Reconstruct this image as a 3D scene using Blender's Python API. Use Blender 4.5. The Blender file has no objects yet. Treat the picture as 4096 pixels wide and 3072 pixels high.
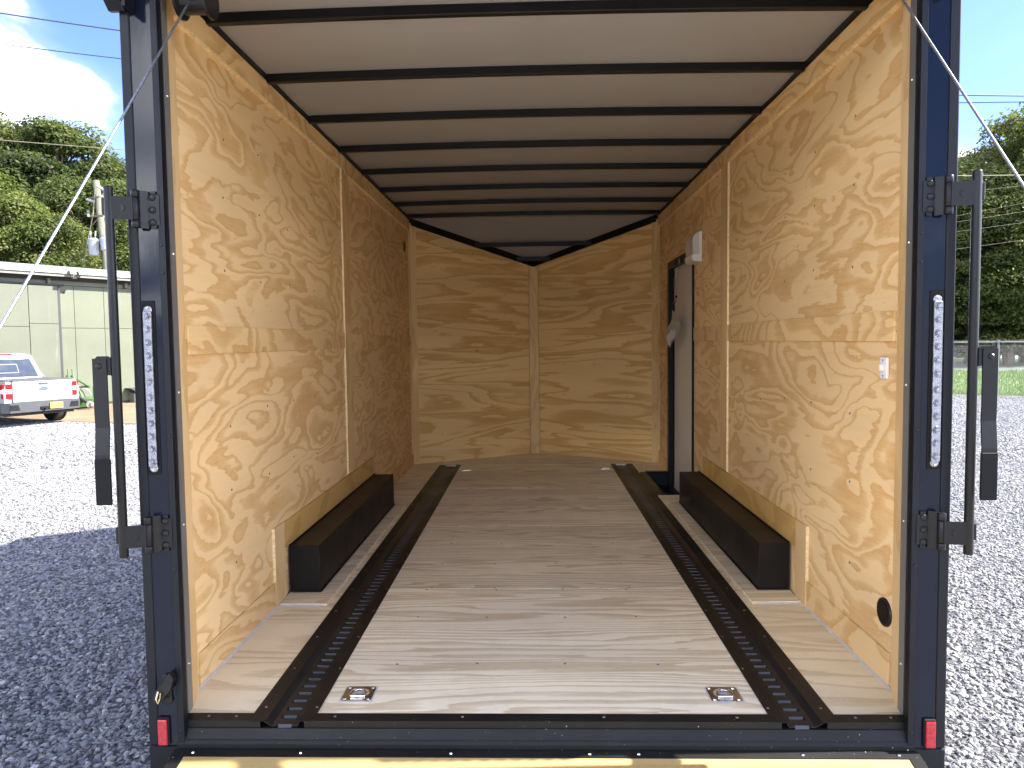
import bpy, bmesh, math, random
from mathutils import Vector, Matrix, noise
R = math.radians
sc = bpy.context.scene
COL = sc.collection
rng = random.Random(7)

# ------------------------------------------------------------------ camera
cam = bpy.data.cameras.new('camera'); camo = bpy.data.objects.new('camera', cam); COL.objects.link(camo)
cam.sensor_fit = 'HORIZONTAL'; cam.sensor_width = 36.0; cam.lens = 36.0 * 2959.5 / 4096
cam.clip_start = 0.05; cam.clip_end = 2000
_fw = Vector((-0.02884, 0.99787, -0.05845)); _rt = Vector((0.99953, 0.02818, -0.01205)); _up = Vector((0.01037, 0.05877, 0.99822))
CAM = Vector((-0.0123, -2.3127, 1.2018))
camo.matrix_world = Matrix(((_rt.x, _up.x, -_fw.x, CAM.x), (_rt.y, _up.y, -_fw.y, CAM.y), (_rt.z, _up.z, -_fw.z, CAM.z), (0, 0, 0, 1)))
sc.camera = camo
def pix(u, v, Y=None, Z=None):
    d = _fw + _rt * ((u - 2048) / 2959.5) - _up * ((v - 1536) / 2959.5)
    t = (Y - CAM.y) / d.y if Y is not None else (Z - CAM.z) / d.z
    return CAM + d * t

# ------------------------------------------------------------------ world, sun, exposure
SUN = Vector((1.21, 0.03, 1.0)).normalized()
SUN_EL = math.asin(SUN.z); SUN_ROT = math.atan2(SUN.x, SUN.y)
world = bpy.data.worlds.new('World'); sc.world = world; world.use_nodes = True
wn = world.node_tree; wn.nodes.clear()
def wnode(t, **k):
    n = wn.nodes.new(t)
    for a, b in k.items(): setattr(n, a, b)
    return n
sky = wnode('ShaderNodeTexSky', sky_type='NISHITA', sun_disc=False, sun_elevation=SUN_EL, sun_rotation=SUN_ROT, air_density=1.0, dust_density=0.6, ozone_density=2.0)
tc = wnode('ShaderNodeTexCoord'); sepw = wnode('ShaderNodeSeparateXYZ'); wn.links.new(tc.outputs['Generated'], sepw.inputs[0])
# flatten direction onto a cloud deck: (x/z, y/z)
zz = wnode('ShaderNodeMath', operation='MAXIMUM'); wn.links.new(sepw.outputs[2], zz.inputs[0]); zz.inputs[1].default_value = 0.0
za = wnode('ShaderNodeMath', operation='ADD'); wn.links.new(zz.outputs[0], za.inputs[0]); za.inputs[1].default_value = 0.22
dx = wnode('ShaderNodeMath', operation='DIVIDE'); wn.links.new(sepw.outputs[0], dx.inputs[0]); wn.links.new(za.outputs[0], dx.inputs[1])
dy = wnode('ShaderNodeMath', operation='DIVIDE'); wn.links.new(sepw.outputs[1], dy.inputs[0]); wn.links.new(za.outputs[0], dy.inputs[1])
cmb = wnode('ShaderNodeCombineXYZ'); wn.links.new(dx.outputs[0], cmb.inputs[0]); wn.links.new(dy.outputs[0], cmb.inputs[1]); wn.links.new(sepw.outputs[2], cmb.inputs[2])
mapw = wnode('ShaderNodeMapping'); wn.links.new(cmb.outputs[0], mapw.inputs[0]); mapw.inputs['Location'].default_value = (1.2, 6.1, 2.4)
cn = wnode('ShaderNodeTexNoise'); cn.inputs['Scale'].default_value = 1.15; cn.inputs['Detail'].default_value = 7; cn.inputs['Roughness'].default_value = 0.52; cn.inputs['Distortion'].default_value = 0.25
wn.links.new(mapw.outputs[0], cn.inputs['Vector'])
cr = wnode('ShaderNodeValToRGB'); cr.color_ramp.elements[0].position = 0.42; cr.color_ramp.elements[1].position = 0.80; cr.color_ramp.interpolation = 'EASE'
cr.color_ramp.elements[0].color = (0, 0, 0, 1); cr.color_ramp.elements[1].color = (1, 1, 1, 1)
wn.links.new(cn.outputs['Fac'], cr.inputs[0])
cn2 = wnode('ShaderNodeTexNoise'); cn2.inputs['Scale'].default_value = 2.6; cn2.inputs['Detail'].default_value = 5
wn.links.new(mapw.outputs[0], cn2.inputs['Vector'])
ccol = wnode('ShaderNodeValToRGB'); ccol.color_ramp.elements[0].position = 0.50; ccol.color_ramp.elements[1].position = 0.74
ccol.color_ramp.elements[0].color = (3.0, 3.2, 3.6, 1); ccol.color_ramp.elements[1].color = (58, 57.2, 56, 1)
wn.links.new(cn.outputs['Fac'], ccol.inputs[0])
tint = wnode('ShaderNodeMixRGB', blend_type='MULTIPLY'); tint.inputs[0].default_value = 1.0; tint.inputs[2].default_value = (0.36, 0.41, 0.64, 1); wn.links.new(sky.outputs[0], tint.inputs[1])
mixw = wnode('ShaderNodeMixRGB'); hm = wnode('ShaderNodeMath', operation='MULTIPLY', use_clamp=True); wn.links.new(sepw.outputs[2], hm.inputs[0]); hm.inputs[1].default_value = 9.0
cf = wnode('ShaderNodeMath', operation='MULTIPLY'); wn.links.new(cr.outputs[0], cf.inputs[0]); wn.links.new(hm.outputs[0], cf.inputs[1]); wn.links.new(cf.outputs[0], mixw.inputs[0]); wn.links.new(tint.outputs[0], mixw.inputs[1]); wn.links.new(ccol.outputs[0], mixw.inputs[2])
bg = wnode('ShaderNodeBackground'); bg.inputs['Strength'].default_value = 0.10; wn.links.new(mixw.outputs[0], bg.inputs[0])
wo = wnode('ShaderNodeOutputWorld'); wn.links.new(bg.outputs[0], wo.inputs[0])

sun = bpy.data.lights.new('sun', 'SUN'); suno = bpy.data.objects.new('sun', sun); COL.objects.link(suno)
sun.energy = 3.5; sun.angle = R(0.55); sun.color = (1.0, 0.955, 0.88)
suno.rotation_euler = SUN.to_track_quat('Z', 'Y').to_euler(); suno.location = (12, 0, 12)

sc.view_settings.view_transform = 'Standard'; sc.view_settings.look = 'None'; sc.view_settings.gamma = 1.0
sc.view_settings.exposure = 2.75
sc.view_settings.use_curve_mapping = False
sc.render.engine = 'CYCLES'
sc.cycles.max_bounces = 9; sc.cycles.diffuse_bounces = 7; sc.cycles.glossy_bounces = 4; sc.cycles.transparent_max_bounces = 16

# ------------------------------------------------------------------ materials
MATS = {}
class NT:
    def __init__(s, name):
        s.m = bpy.data.materials.new(name); s.m.use_nodes = True; s.t = s.m.node_tree; s.t.nodes.clear()
        s.out = s.n('ShaderNodeOutputMaterial'); s.b = s.n('ShaderNodeBsdfPrincipled'); s.l(s.b.outputs[0], s.out.inputs[0]); MATS[name] = s.m
    def n(s, t, ins=None, **k):
        n = s.t.nodes.new(t)
        for a, b in k.items(): setattr(n, a, b)
        for a, b in (ins or {}).items():
            if isinstance(b, bpy.types.NodeSocket): s.l(b, n.inputs[a])
            else: n.inputs[a].default_value = b
        return n
    def l(s, a, b): s.t.links.new(a, b)
    def math(s, op, a, b=0.0, c=None):
        n = s.n('ShaderNodeMath', operation=op)
        for i, v in enumerate((a, b) if c is None else (a, b, c)):
            if isinstance(v, bpy.types.NodeSocket): s.l(v, n.inputs[i])
            else: n.inputs[i].default_value = v
        return n.outputs[0]
    def noise(s, vec, scale, detail=2, rough=0.5, dist=0.0):
        return s.n('ShaderNodeTexNoise', {'Vector': vec, 'Scale': scale, 'Detail': detail, 'Roughness': rough, 'Distortion': dist}).outputs['Fac']
    def mapping(s, vec, scale=(1, 1, 1), loc=(0, 0, 0), rot=(0, 0, 0)):
        return s.n('ShaderNodeMapping', {'Vector': vec, 'Scale': scale, 'Location': loc, 'Rotation': rot}).outputs[0]
    def ramp(s, fac, stops, interp='LINEAR'):
        r = s.n('ShaderNodeValToRGB', {'Fac': fac}); cr_ = r.color_ramp; cr_.interpolation = interp
        while len(cr_.elements) < len(stops): cr_.elements.new(0.5)
        for e, (p, c) in zip(cr_.elements, stops):
            e.position = p; e.color = (c, c, c, 1) if isinstance(c, (int, float)) else (*c, 1)
        return r.outputs[0]
    def mix(s, f, a, b, mode='MIX'):
        n = s.n('ShaderNodeMixRGB', blend_type=mode)
        for i, v in enumerate((f, a, b)):
            if isinstance(v, bpy.types.NodeSocket): s.l(v, n.inputs[i])
            elif isinstance(v, (int, float)): n.inputs[i].default_value = v if i == 0 else (v, v, v, 1)
            else: n.inputs[i].default_value = (*v, 1)
        return n.outputs[0]
    def set(s, **k):
        for a, b in k.items():
            a = a.replace('_', ' ')
            if isinstance(b, bpy.types.NodeSocket): s.l(b, s.b.inputs[a])
            elif isinstance(b, tuple) and len(b) == 3: s.b.inputs[a].default_value = (*b, 1)
            else: s.b.inputs[a].default_value = b
        return s.m
    def bump(s, h, strength=0.2, dist=0.01):
        s.l(s.n('ShaderNodeBump', {'Height': h, 'Strength': strength, 'Distance': dist}).outputs[0], s.b.inputs['Normal'])
    def objco(s): return s.n('ShaderNodeTexCoord').outputs['Object']

def plain(name, col, rough=0.5, metal=0.0, var=0.12, nscale=6.0, bump=0.0, spec=0.5):
    m = NT(name); co = m.objco()
    n = m.noise(co, nscale, 4, 0.6)
    c = m.mix(1.0, col, m.ramp(n, [(0.3, 1 - var), (0.7, 1 + var * 0.6)]), 'MULTIPLY')
    r = m.math('MULTIPLY_ADD', n, 0.16, rough - 0.08)
    m.set(Base_Color=c, Roughness=r, Metallic=metal, Specular_IOR_Level=spec)
    if bump: m.bump(m.noise(co, nscale * 12, 3), bump, 0.002)
    return m.m

def plywood(name, axes, light, dark, along=0.55, across=1.6, rings=9.0, fscale=1.1, fib=0.10, contrast=1.0, knots=True, dirt=0.0, rough=0.62, jag=0.42, edge=0.90, lin=0.0):
    """Rotary-cut softwood veneer. axes = (index along the grain, index across)."""
    m = NT(name); tcn = m.n('ShaderNodeTexCoord'); sep = m.n('ShaderNodeSeparateXYZ', {0: tcn.outputs['Object']})
    oi = m.n('ShaderNodeObjectInfo').outputs['Random']
    al = sep.outputs[axes[0]]; ac = sep.outputs[axes[1]]
    p = m.n('ShaderNodeCombineXYZ', {0: m.math('MULTIPLY', al, along), 1: m.math('MULTIPLY', ac, across), 2: m.math('MULTIPLY', oi, 57.0)}).outputs[0]
    pf = m.n('ShaderNodeCombineXYZ', {0: m.math('MULTIPLY', al, 3.0), 1: m.math('MULTIPLY', ac, 60.0), 2: m.math('MULTIPLY', oi, 31.0)}).outputs[0]
    pj = m.n('ShaderNodeCombineXYZ', {0: m.math('MULTIPLY', al, 7.0), 1: m.math('MULTIPLY', ac, 55.0), 2: m.math('MULTIPLY', oi, 13.0)}).outputs[0]
    big = m.noise(p, fscale, 2.4, 0.45, 0.55)
    med = m.noise(p, fscale * 4.2, 2, 0.5, 0.3)
    jagn = m.noise(pj, 1.0, 4, 0.68)
    ring = m.math('MULTIPLY_ADD', big, rings, m.math('MULTIPLY_ADD', med, rings * 0.085, m.math('MULTIPLY_ADD', jagn, jag, m.math('MULTIPLY', ac, lin))))
    t = m.math('FRACT', ring)
    # width of the latewood band changes from place to place
    wv = m.noise(p, fscale * 1.7, 1, 0.5)
    th = m.math('MULTIPLY_ADD', m.ramp(wv, [(0.32, 0.0), (0.68, 1.0)]), 0.66, 0.14)
    band = m.math('DIVIDE', m.math('SUBTRACT', t, th), m.math('SUBTRACT', 1.0, th))
    bandf = m.ramp(band, [(0.0, 0.0), (0.22, 0.50), (0.6, 0.80), (edge, 0.95), (1.0, 0.12)])
    fibre = m.noise(pf, 1.0, 4, 0.65)
    flecks = m.ramp(m.noise(m.n('ShaderNodeCombineXYZ', {0: m.math('MULTIPLY', al, 22.0), 1: m.math('MULTIPLY', ac, 210.0), 2: oi}).outputs[0], 1.0, 2, 0.5), [(0.60, 0.0), (0.72, 1.0)])
    f = m.math('MULTIPLY', bandf, contrast)
    blot = m.noise(m.n('ShaderNodeCombineXYZ', {0: m.math('MULTIPLY', al, 2.2), 1: m.math('MULTIPLY', ac, 7.0), 2: m.math('MULTIPLY', oi, 3.0)}).outputs[0], 1.0, 5, 0.7)
    f = m.math('ADD', f, m.math('MULTIPLY_ADD', m.math('SUBTRACT', fibre, 0.5), fib * 4.0, m.math('MULTIPLY', m.math('SUBTRACT', blot, 0.5), 0.55)))
    col = m.mix(m.n('ShaderNodeClamp', {0: f}).outputs[0], light, dark)
    col = m.mix(m.math('MULTIPLY', flecks, m.math('MULTIPLY_ADD', bandf, 0.32, 0.06)), col, tuple(c * 0.45 for c in dark))
    tone = m.noise(p, fscale * 0.7, 3, 0.5)
    col = m.mix(1.0, col, m.ramp(tone, [(0.25, (0.86, 0.83, 0.80)), (0.75, (1.08, 1.06, 1.03))]), 'MULTIPLY')
    sh = m.math('MULTIPLY_ADD', oi, 0.14, 0.93)
    col = m.mix(1.0, col, m.n('ShaderNodeCombineXYZ', {0: sh, 1: sh, 2: sh}).outputs[0], 'MULTIPLY')
    if knots:
        vor = m.n('ShaderNodeTexVoronoi', {'Vector': m.n('ShaderNodeCombineXYZ', {0: m.math('MULTIPLY', al, 0.9), 1: m.math('MULTIPLY', ac, 1.7), 2: m.math('MULTIPLY', oi, 11.0)}).outputs[0], 'Scale': 1.3})
        kn = m.ramp(vor.outputs['Distance'], [(0.0, 1.0), (0.018, 0.8), (0.03, 0.0)])
        col = m.mix(m.math('MULTIPLY', kn, 0.5), col, tuple(c * 0.30 for c in dark))
        v2 = m.n('ShaderNodeTexVoronoi', {'Vector': m.n('ShaderNodeCombineXYZ', {0: m.math('MULTIPLY', al, 1.7), 1: m.math('MULTIPLY', ac, 0.8), 2: m.math('MULTIPLY', oi, 23.0)}).outputs[0], 'Scale': 1.1})
        pt = m.math('MULTIPLY', m.ramp(v2.outputs['Distance'], [(0.0, 1.0), (0.045, 0.75), (0.062, 0.0)]), m.ramp(m.n('ShaderNodeRGBToBW', {0: v2.outputs['Color']}).outputs[0], [(0.60, 0.0), (0.62, 1.0)], 'CONSTANT'))
        col = m.mix(m.math('MULTIPLY', pt, 0.42), col, (0.80, 0.70, 0.52))
    if dirt:
        co = tcn.outputs['Object']
        sm = m.ramp(m.noise(m.mapping(co, (1.6, 1.0, 1.0)), 2.2, 6, 0.7), [(0.50, 0.0), (0.78, 1.0)])
        col = m.mix(m.math('MULTIPLY', sm, dirt), col, (0.30, 0.26, 0.20))
        gr = m.ramp(m.noise(co, 75.0, 2, 0.5), [(0.72, 0.0), (0.755, 1.0)])
        col = m.mix(m.math('MULTIPLY', gr, 0.55), col, (0.10, 0.085, 0.06))
    m.set(Base_Color=col, Roughness=m.math('MULTIPLY_ADD', fibre, 0.2, rough - 0.1), Specular_IOR_Level=0.35)
    m.bump(m.math('MULTIPLY_ADD', fibre, 0.7, m.math('MULTIPLY', bandf, 0.35)), 0.22, 0.002)
    return m.m

WL, WD = (0.775, 0.565, 0.292), (0.625, 0.385, 0.152)
plywood('wall_ply', (1, 2), WL, WD, 0.50, 1.35, 10.5, 2.5, 0.18)
plywood('nose_ply', (0, 2), (0.82, 0.60, 0.27), (0.64, 0.385, 0.125), 0.34, 2.2, 8.0, 1.7, 0.15)  # lighter than the side walls: brightness for the dim far end put into the colour
plywood('strip_ply', (1, 2), (0.76, 0.545, 0.268), (0.59, 0.35, 0.125), 0.9, 1.6, 12.0, 1.3, 0.12, 0.85, False)
plywood('strip_vert', (2, 0), (0.74, 0.53, 0.26), (0.61, 0.40, 0.155), 0.5, 3.2, 8.0, 1.2, 0.12, 0.8, False)
plywood('strip_vert_side', (2, 1), (0.74, 0.53, 0.26), (0.61, 0.40, 0.155), 0.5, 3.2, 8.0, 1.2, 0.12, 0.8, False)
plywood('kick_ply', (1, 2), (0.58, 0.37, 0.12), (0.45, 0.26, 0.07), 0.7, 1.4, 8.0, 1.3, 0.12, 0.7, False)
plywood('floor_ply', (0, 1), (0.795, 0.74, 0.565), (0.565, 0.47, 0.295), 0.30, 2.2, 11.0, 1.9, 0.15, 0.95, lin=20.0, dirt=0.28)
plywood('floor_side_ply', (0, 1), (0.78, 0.685, 0.475), (0.61, 0.485, 0.28), 0.35, 2.2, 9.0, 1.7, 0.14, 0.85, lin=9.0, dirt=0.22)
plywood('ramp_ply', (0, 1), (0.40, 0.285, 0.115), (0.32, 0.205, 0.07), 0.35, 2.5, 8.0, 1.1, 0.10, 0.7)
plain('ply_edge_lit', (0.86, 0.66, 0.36), 0.7, var=0.25, nscale=60)
plain('caulk', (0.50, 0.465, 0.43), 0.6, var=0.15, nscale=40)
plain('ceiling_white', (0.315, 0.312, 0.305), 0.42, var=0.07, nscale=1.6, spec=0.35)
def black_paint(name, col, rough, chips=False, coat=0.0, var=0.25):
    m = NT(name); co = m.objco()
    n = m.noise(co, 5.0, 4, 0.6); c = m.mix(1.0, col, m.ramp(n, [(0.3, 1 - var), (0.7, 1 + var)]), 'MULTIPLY')
    sm = m.noise(m.mapping(co, (1, 1, 1)), 2.0, 5, 0.65)
    r = m.ramp(sm, [(0.3, rough * 0.8), (0.7, rough * 1.25)])
    if chips:
        v = m.noise(co, 130.0, 2, 0.5); big = m.noise(co, 6.0, 2, 0.5)
        ch = m.math('MULTIPLY', m.ramp(v, [(0.735, 0.0), (0.76, 1.0)]), m.ramp(big, [(0.42, 0.0), (0.6, 1.0)]))
        c = m.mix(ch, c, (0.55, 0.54, 0.52))
    m.set(Base_Color=c, Roughness=r, Specular_IOR_Level=0.24)
    m.bump(m.noise(co, 90, 3), 0.05, 0.001)
    return m.m
black_paint('black_steel', (0.008, 0.0078, 0.0075), 0.5, True)
black_paint('black_frame', (0.005, 0.006, 0.009), 0.45)
black_paint('black_bow', (0.006, 0.0063, 0.007), 0.38)
black_paint('black_box', (0.0085, 0.0078, 0.0070), 0.42)
black_paint('track_paint', (0.014, 0.0135, 0.013), 0.36)
black_paint('slot_lip_sheen', (0.06, 0.062, 0.068), 0.35)  # paler and bluer than the track: the reflection on the lips put into the colour
black_paint('black_hinge', (0.009, 0.009, 0.0095), 0.38)
plain('rubber', (0.006, 0.006, 0.006), 0.7, spec=0.2)
def post_paint():
    m = NT('black_post'); co = m.objco()
    w = m.noise(m.mapping(co, (1, 1, 0.55)), 38.0, 2, 0.5); w2 = m.noise(co, 3.0, 2, 0.5)
    m.set(Base_Color=(0.005, 0.0075, 0.016), Roughness=m.ramp(w2, [(0.3, 0.05), (0.7, 0.13)]), Specular_IOR_Level=0.22)  # black post; the navy base stands in for blue sky reflected on it
    m.bump(m.math('MULTIPLY_ADD', w, 0.35, w2), 0.06, 0.004)
post_paint()
plain('alu_trim', (0.17, 0.165, 0.155), 0.45, 0.2, 0.08, 4)
plain('zinc', (0.62, 0.61, 0.57), 0.22, 1.0, 0.15, 20)
plain('steel_rope', (0.52, 0.53, 0.54), 0.32, 0.9, 0.25, 160)
plain('screw_steel', (0.20, 0.18, 0.15), 0.35, 0.9, 0.3, 200)
plain('bolt_black', (0.009, 0.009, 0.0095), 0.3, spec=0.3)
plain('white_plastic', (0.74, 0.73, 0.69), 0.35, var=0.05)
plain('door_skin', (0.70, 0.66, 0.60), 0.42, var=0.06, nscale=2)
plain('red_plastic', (0.42, 0.02, 0.02), 0.2, var=0.3, nscale=90)
plain('reflector_red', (0.36, 0.014, 0.022), 0.18, var=0.45, nscale=120)
plain('tyre', (0.018, 0.018, 0.018), 0.75, var=0.3, nscale=30)
plain('rim', (0.5, 0.5, 0.5), 0.3, 0.9)
plain('shell_black', (0.011, 0.011, 0.012), 0.25)
def lamp_clear():
    m = NT('lamp_lens'); co = m.objco()
    m.set(Base_Color=(0.30, 0.31, 0.335), Roughness=0.14, Metallic=0.9)
    m.bump(m.noise(co, 260, 2), 0.8, 0.004)
lamp_clear()
def clear_plastic(name, tint, alpha):
    m = NT(name); m.set(Base_Color=tint, Roughness=0.12, Alpha=alpha); return m.m
clear_plastic('dome_lens', (0.72, 0.70, 0.66), 0.75)
clear_plastic('bag_film', (0.52, 0.60, 0.58), 0.72)
plain('paper_white', (0.74, 0.70, 0.70), 0.7, var=0.08)

# ------------------------------------------------------------------ mesh helpers
def obj(name, bm, mat, parent=None, smooth=False, loc=None, mesh=None):
    if mesh is None:
        mesh = bpy.data.meshes.new(name)
        bmesh.ops.recalc_face_normals(bm, faces=bm.faces[:]); bm.to_mesh(mesh); bm.free()
        mesh.materials.append(MATS[mat])
        if smooth:
            for p in mesh.polygons: p.use_smooth = True
    o = bpy.data.objects.new(name, mesh); COL.objects.link(o)
    if parent is not None: o.parent = parent
    if loc is not None: o.location = loc
    return o
def inst(name, mesh, parent, loc, rot=None, scale=None):
    o = bpy.data.objects.new(name, mesh); COL.objects.link(o); o.parent = parent; o.location = loc
    if rot is not None: o.rotation_euler = rot
    if scale is not None: o.scale = scale
    return o
def tag(o, label, cat, group=None, kind=None):
    if label: o['label'] = label
    if cat: o['category'] = cat
    if group: o['group'] = group
    if kind: o['kind'] = kind
    return o
def empty(name, loc, label, cat, group=None, rz=0.0):
    o = bpy.data.objects.new(name, None); COL.objects.link(o); o.location = loc; o.rotation_euler = (0, 0, rz); o.empty_display_size = 0.2
    return tag(o, label, cat, group)
def BM(): return bmesh.new()
def box(bm, x0, x1, y0, y1, z0, z1, bev=0.0, seg=1):
    b = bmesh.new(); bmesh.ops.create_cube(b, size=1.0)
    for v in b.verts: v.co = Vector(((x0 + x1) / 2 + v.co.x * (x1 - x0), (y0 + y1) / 2 + v.co.y * (y1 - y0), (z0 + z1) / 2 + v.co.z * (z1 - z0)))
    if bev: bmesh.ops.bevel(b, geom=b.edges[:], offset=bev, segments=seg, affect='EDGES', profile=0.5)
    merge(bm, b); return bm
def merge(bm, b, mtx=None):
    vm = {}
    for v in b.verts: vm[v] = bm.verts.new(mtx @ v.co if mtx else v.co)
    for f in b.faces:
        try: bm.faces.new([vm[v] for v in f.verts])
        except ValueError: pass
    b.free()
def prism(bm, poly, a0, a1, axis='x'):
    """extrude polygon. axis x: poly in (y,z); y: (x,z); z: (x,y)"""
    def P(p, a): return (a, p[0], p[1]) if axis == 'x' else (p[0], a, p[1]) if axis == 'y' else (p[0], p[1], a)
    A = [bm.verts.new(P(p, a0)) for p in poly]; B = [bm.verts.new(P(p, a1)) for p in poly]; n = len(poly)
    bm.faces.new(A); bm.faces.new(B[::-1])
    for i in range(n): bm.faces.new((A[i], A[(i + 1) % n], B[(i + 1) % n], B[i]))
    return bm
def tube(bm, pts, r, seg=8, caps=True, r2=None):
    pts = [Vector(p) for p in pts]; rings = []; n = len(pts)
    ref = None
    for i, p in enumerate(pts):
        t = (pts[min(i + 1, n - 1)] - pts[max(i - 1, 0)]).normalized()
        if ref is None: ref = Vector((0, 0, 1)) if abs(t.z) < 0.9 else Vector((1, 0, 0))
        s = t.cross(ref).normalized(); u = s.cross(t); ref = u
        rr = r if r2 is None else r + (r2 - r) * i / (n - 1)
        if callable(r): rr = r(i / (n - 1))
        rings.append([bm.verts.new(p + (s * math.cos(a) + u * math.sin(a)) * rr) for a in (2 * math.pi * k / seg for k in range(seg))])
    for a, b in zip(rings, rings[1:]):
        for k in range(seg): bm.faces.new((a[k], a[(k + 1) % seg], b[(k + 1) % seg], b[k]))
    if caps: bm.faces.new(rings[0][::-1]); bm.faces.new(rings[-1])
    return bm
def lathe(bm, prof, c=(0, 0, 0), axis='z', seg=20):
    """prof: list of (r, h)"""
    c = Vector(c); rings = []
    for r, h in prof:
        ring = []
        for k in range(seg):
            a = 2 * math.pi * k / seg; p, q = r * math.cos(a), r * math.sin(a)
            d = Vector((p, q, h)) if axis == 'z' else Vector((h, p, q)) if axis == 'x' else Vector((p, h, q))
            ring.append(bm.verts.new(c + d))
        rings.append(ring)
    for a, b in zip(rings, rings[1:]):
        for k in range(seg): bm.faces.new((a[k], a[(k + 1) % seg], b[(k + 1) % seg], b[k]))
    bm.faces.new(rings[0][::-1]); bm.faces.new(rings[-1])
    return bm
def quad(bm, *p): return bm.faces.new([bm.verts.new(v) for v in p])
GZ = -0.73            # ground level below the trailer floor

# ================================================================== ENCLOSED TRAILER (one thing, many parts)
W, ZC, L0, AP, ZA = 1.2, 2.40, 4.86, 5.56, 1.975
T = empty('cargo_trailer', (0, 0, GZ), 'black enclosed cargo trailer with plywood interior and open rear ramp', 'trailer')
class Off:               # parts are written in floor coordinates; the Empty stands on the ground
    pass
def part(name, bm, mat, parent=None, smooth=False):
    o = obj(name, bm, mat, parent or T, smooth)
    if parent is None: o.location = (0, 0, -GZ)
    return o
def pinst(name, mesh, loc, parent=None, rot=None, scale=None):
    l = Vector(loc) + (Vector((0, 0, -GZ)) if parent is None else Vector((0, 0, 0)))
    return inst(name, mesh, parent or T, l, rot, scale)
def sbox(bm, s, xa, xb, y0, y1, z0, z1, bev=0.0, seg=1):
    return box(bm, min(s * xa, s * xb), max(s * xa, s * xb), y0, y1, z0, z1, bev, seg)
# --- shared screw head
b = BM(); lathe(b, [(0.0008, 0.0006), (0.0012, 0.0022), (0.0042, 0.0018), (0.0050, 0.0004), (0.0050, -0.002)], seg=10)
SCREW = bpy.data.meshes.new('screw'); bmesh.ops.recalc_face_normals(b, faces=b.faces[:]); b.to_mesh(SCREW); b.free(); SCREW.materials.append(MATS['screw_steel'])
b = BM(); lathe(b, [(0.001, 0.0065), (0.006, 0.0058), (0.0095, 0.003), (0.0105, 0.0), (0.0105, -0.003)], seg=14)
BOLT = bpy.data.meshes.new('bolt'); bmesh.ops.recalc_face_normals(b, faces=b.faces[:]); b.to_mesh(BOLT); b.free(); BOLT.materials.append(MATS['bolt_black'])
b = BM(); lathe(b, [(0.0008, 0.004), (0.004, 0.0032), (0.0055, 0.0), (0.0055, -0.002)], seg=10)
RIVET = bpy.data.meshes.new('rivet'); bmesh.ops.recalc_face_normals(b, faces=b.faces[:]); b.to_mesh(RIVET); b.free(); RIVET.materials.append(MATS['zinc'])
RX = {1: (0, -math.pi / 2, 0), -1: (0, math.pi / 2, 0)}     # head points to the inside of a side wall

# --- floor: sheets between the tracks, side strips, nose sheet
seams = [0.0, 1.217, 2.430, 3.666, 4.80]
floors = []
for i in range(4):
    y0, y1 = seams[i] + (0.003 if i else 0), seams[i + 1] - 0.003
    p = part('floor_panel', box(BM(), -0.733, 0.733, y0, y1, -0.019, 0.0, 0.0012), 'floor_ply'); floors.append((p, y0, y1))
nose = [(-W, 4.803), (W, 4.803), (W, L0), (0, AP), (-W, L0)]
part('floor_panel', prism(BM(), nose, -0.019, 0.0, 'z'), 'floor_ply')
part('floor_panel', box(BM(), -W, -0.924, 0.0, 4.80, -0.019, 0.0005, 0.001), 'floor_side_ply')
part('floor_panel', box(BM(), 0.924, W, 0.0, 3.36, -0.019, 0.0005, 0.001), 'floor_side_ply')
part('floor_panel', box(BM(), 0.924, W, 4.37, 4.80, -0.019, 0.0005, 0.001), 'floor_side_ply')
for p, y0, y1 in floors:
    ys = {0: [0.378, 0.84, 1.205], 1: [1.229, 1.615, 2.02, 2.418], 2: [2.442, 2.83, 3.25, 3.654], 3: [3.678, 4.1, 4.6]}[floors.index((p, y0, y1))]
    for yy in ys:
        for xx in (-0.525, -0.215, 0.112, 0.44):
            pinst('screw', SCREW, (xx + rng.uniform(-.02, .02), yy + rng.uniform(-.008, .008), 0.0), p, (0, 0, rng.random() * 3))

# --- E-tracks let into the floor, with their steel surrounds
XT = 0.815
def etrack(s):
    ye = 4.79; pitch = 0.0535
    b = BM(); lips = BM(); z0, z1 = -0.013, -0.0105
    yy = -0.030; first = True
    # ladder: two rails and a bar between neighbouring slots
    sbox(b, s, XT - 0.041, XT - 0.026, -0.05, ye, z0, z1); sbox(b, s, XT + 0.026, XT + 0.041, -0.05, ye, z0, z1)
    n = int((ye + 0.03) / pitch)
    for i in range(n + 1):
        y = -0.042 + i * pitch
        sbox(b, s, XT - 0.0262, XT + 0.0262, y, y + 0.036, z0, z1)
        # pressed lip on the far side of each slot
        x0, x1 = XT - 0.022, XT + 0.022
        quad(lips, (s * x0, y, z1 + .0003), (s * x1, y, z1 + .0003), (s * x1, y - 0.0075, z1 - 0.010), (s * x0, y - 0.0075, z1 - 0.010))
    # folded edges that rise to floor level
    for a, c in ((XT - 0.041, 0.766), (XT + 0.041, 0.879)):
        prism(b, [(s * a, z1), (s * c, 0.003), (s * c, 0.0005), (s * a, z0)], -0.05, ye, 'y')
    t = part('e_track', b, 'track_paint')
    sl = part('slot_lips', lips, 'slot_lip_sheen', t); sl['kind'] = 'stuff'
    b = BM(); sbox(b, s, XT - 0.045, XT + 0.045, -0.05, ye, -0.03, -0.026); part('track_pan', b, 'rubber', t)
    for xa, xb in ((0.724, 0.770), (0.875, 0.932)):
        f = part('flashing', sbox(BM(), s, xa, xb, -0.048, ye + 0.012, 0.0008, 0.0038, 0.001), 'black_box', t)
        for k in range(17):
            pinst('screw', SCREW, (s * (xa + (0.012 if xa < .8 else 0.030)), 0.04 + k * 0.29, 0.0038), f, (0, 0, k))
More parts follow.
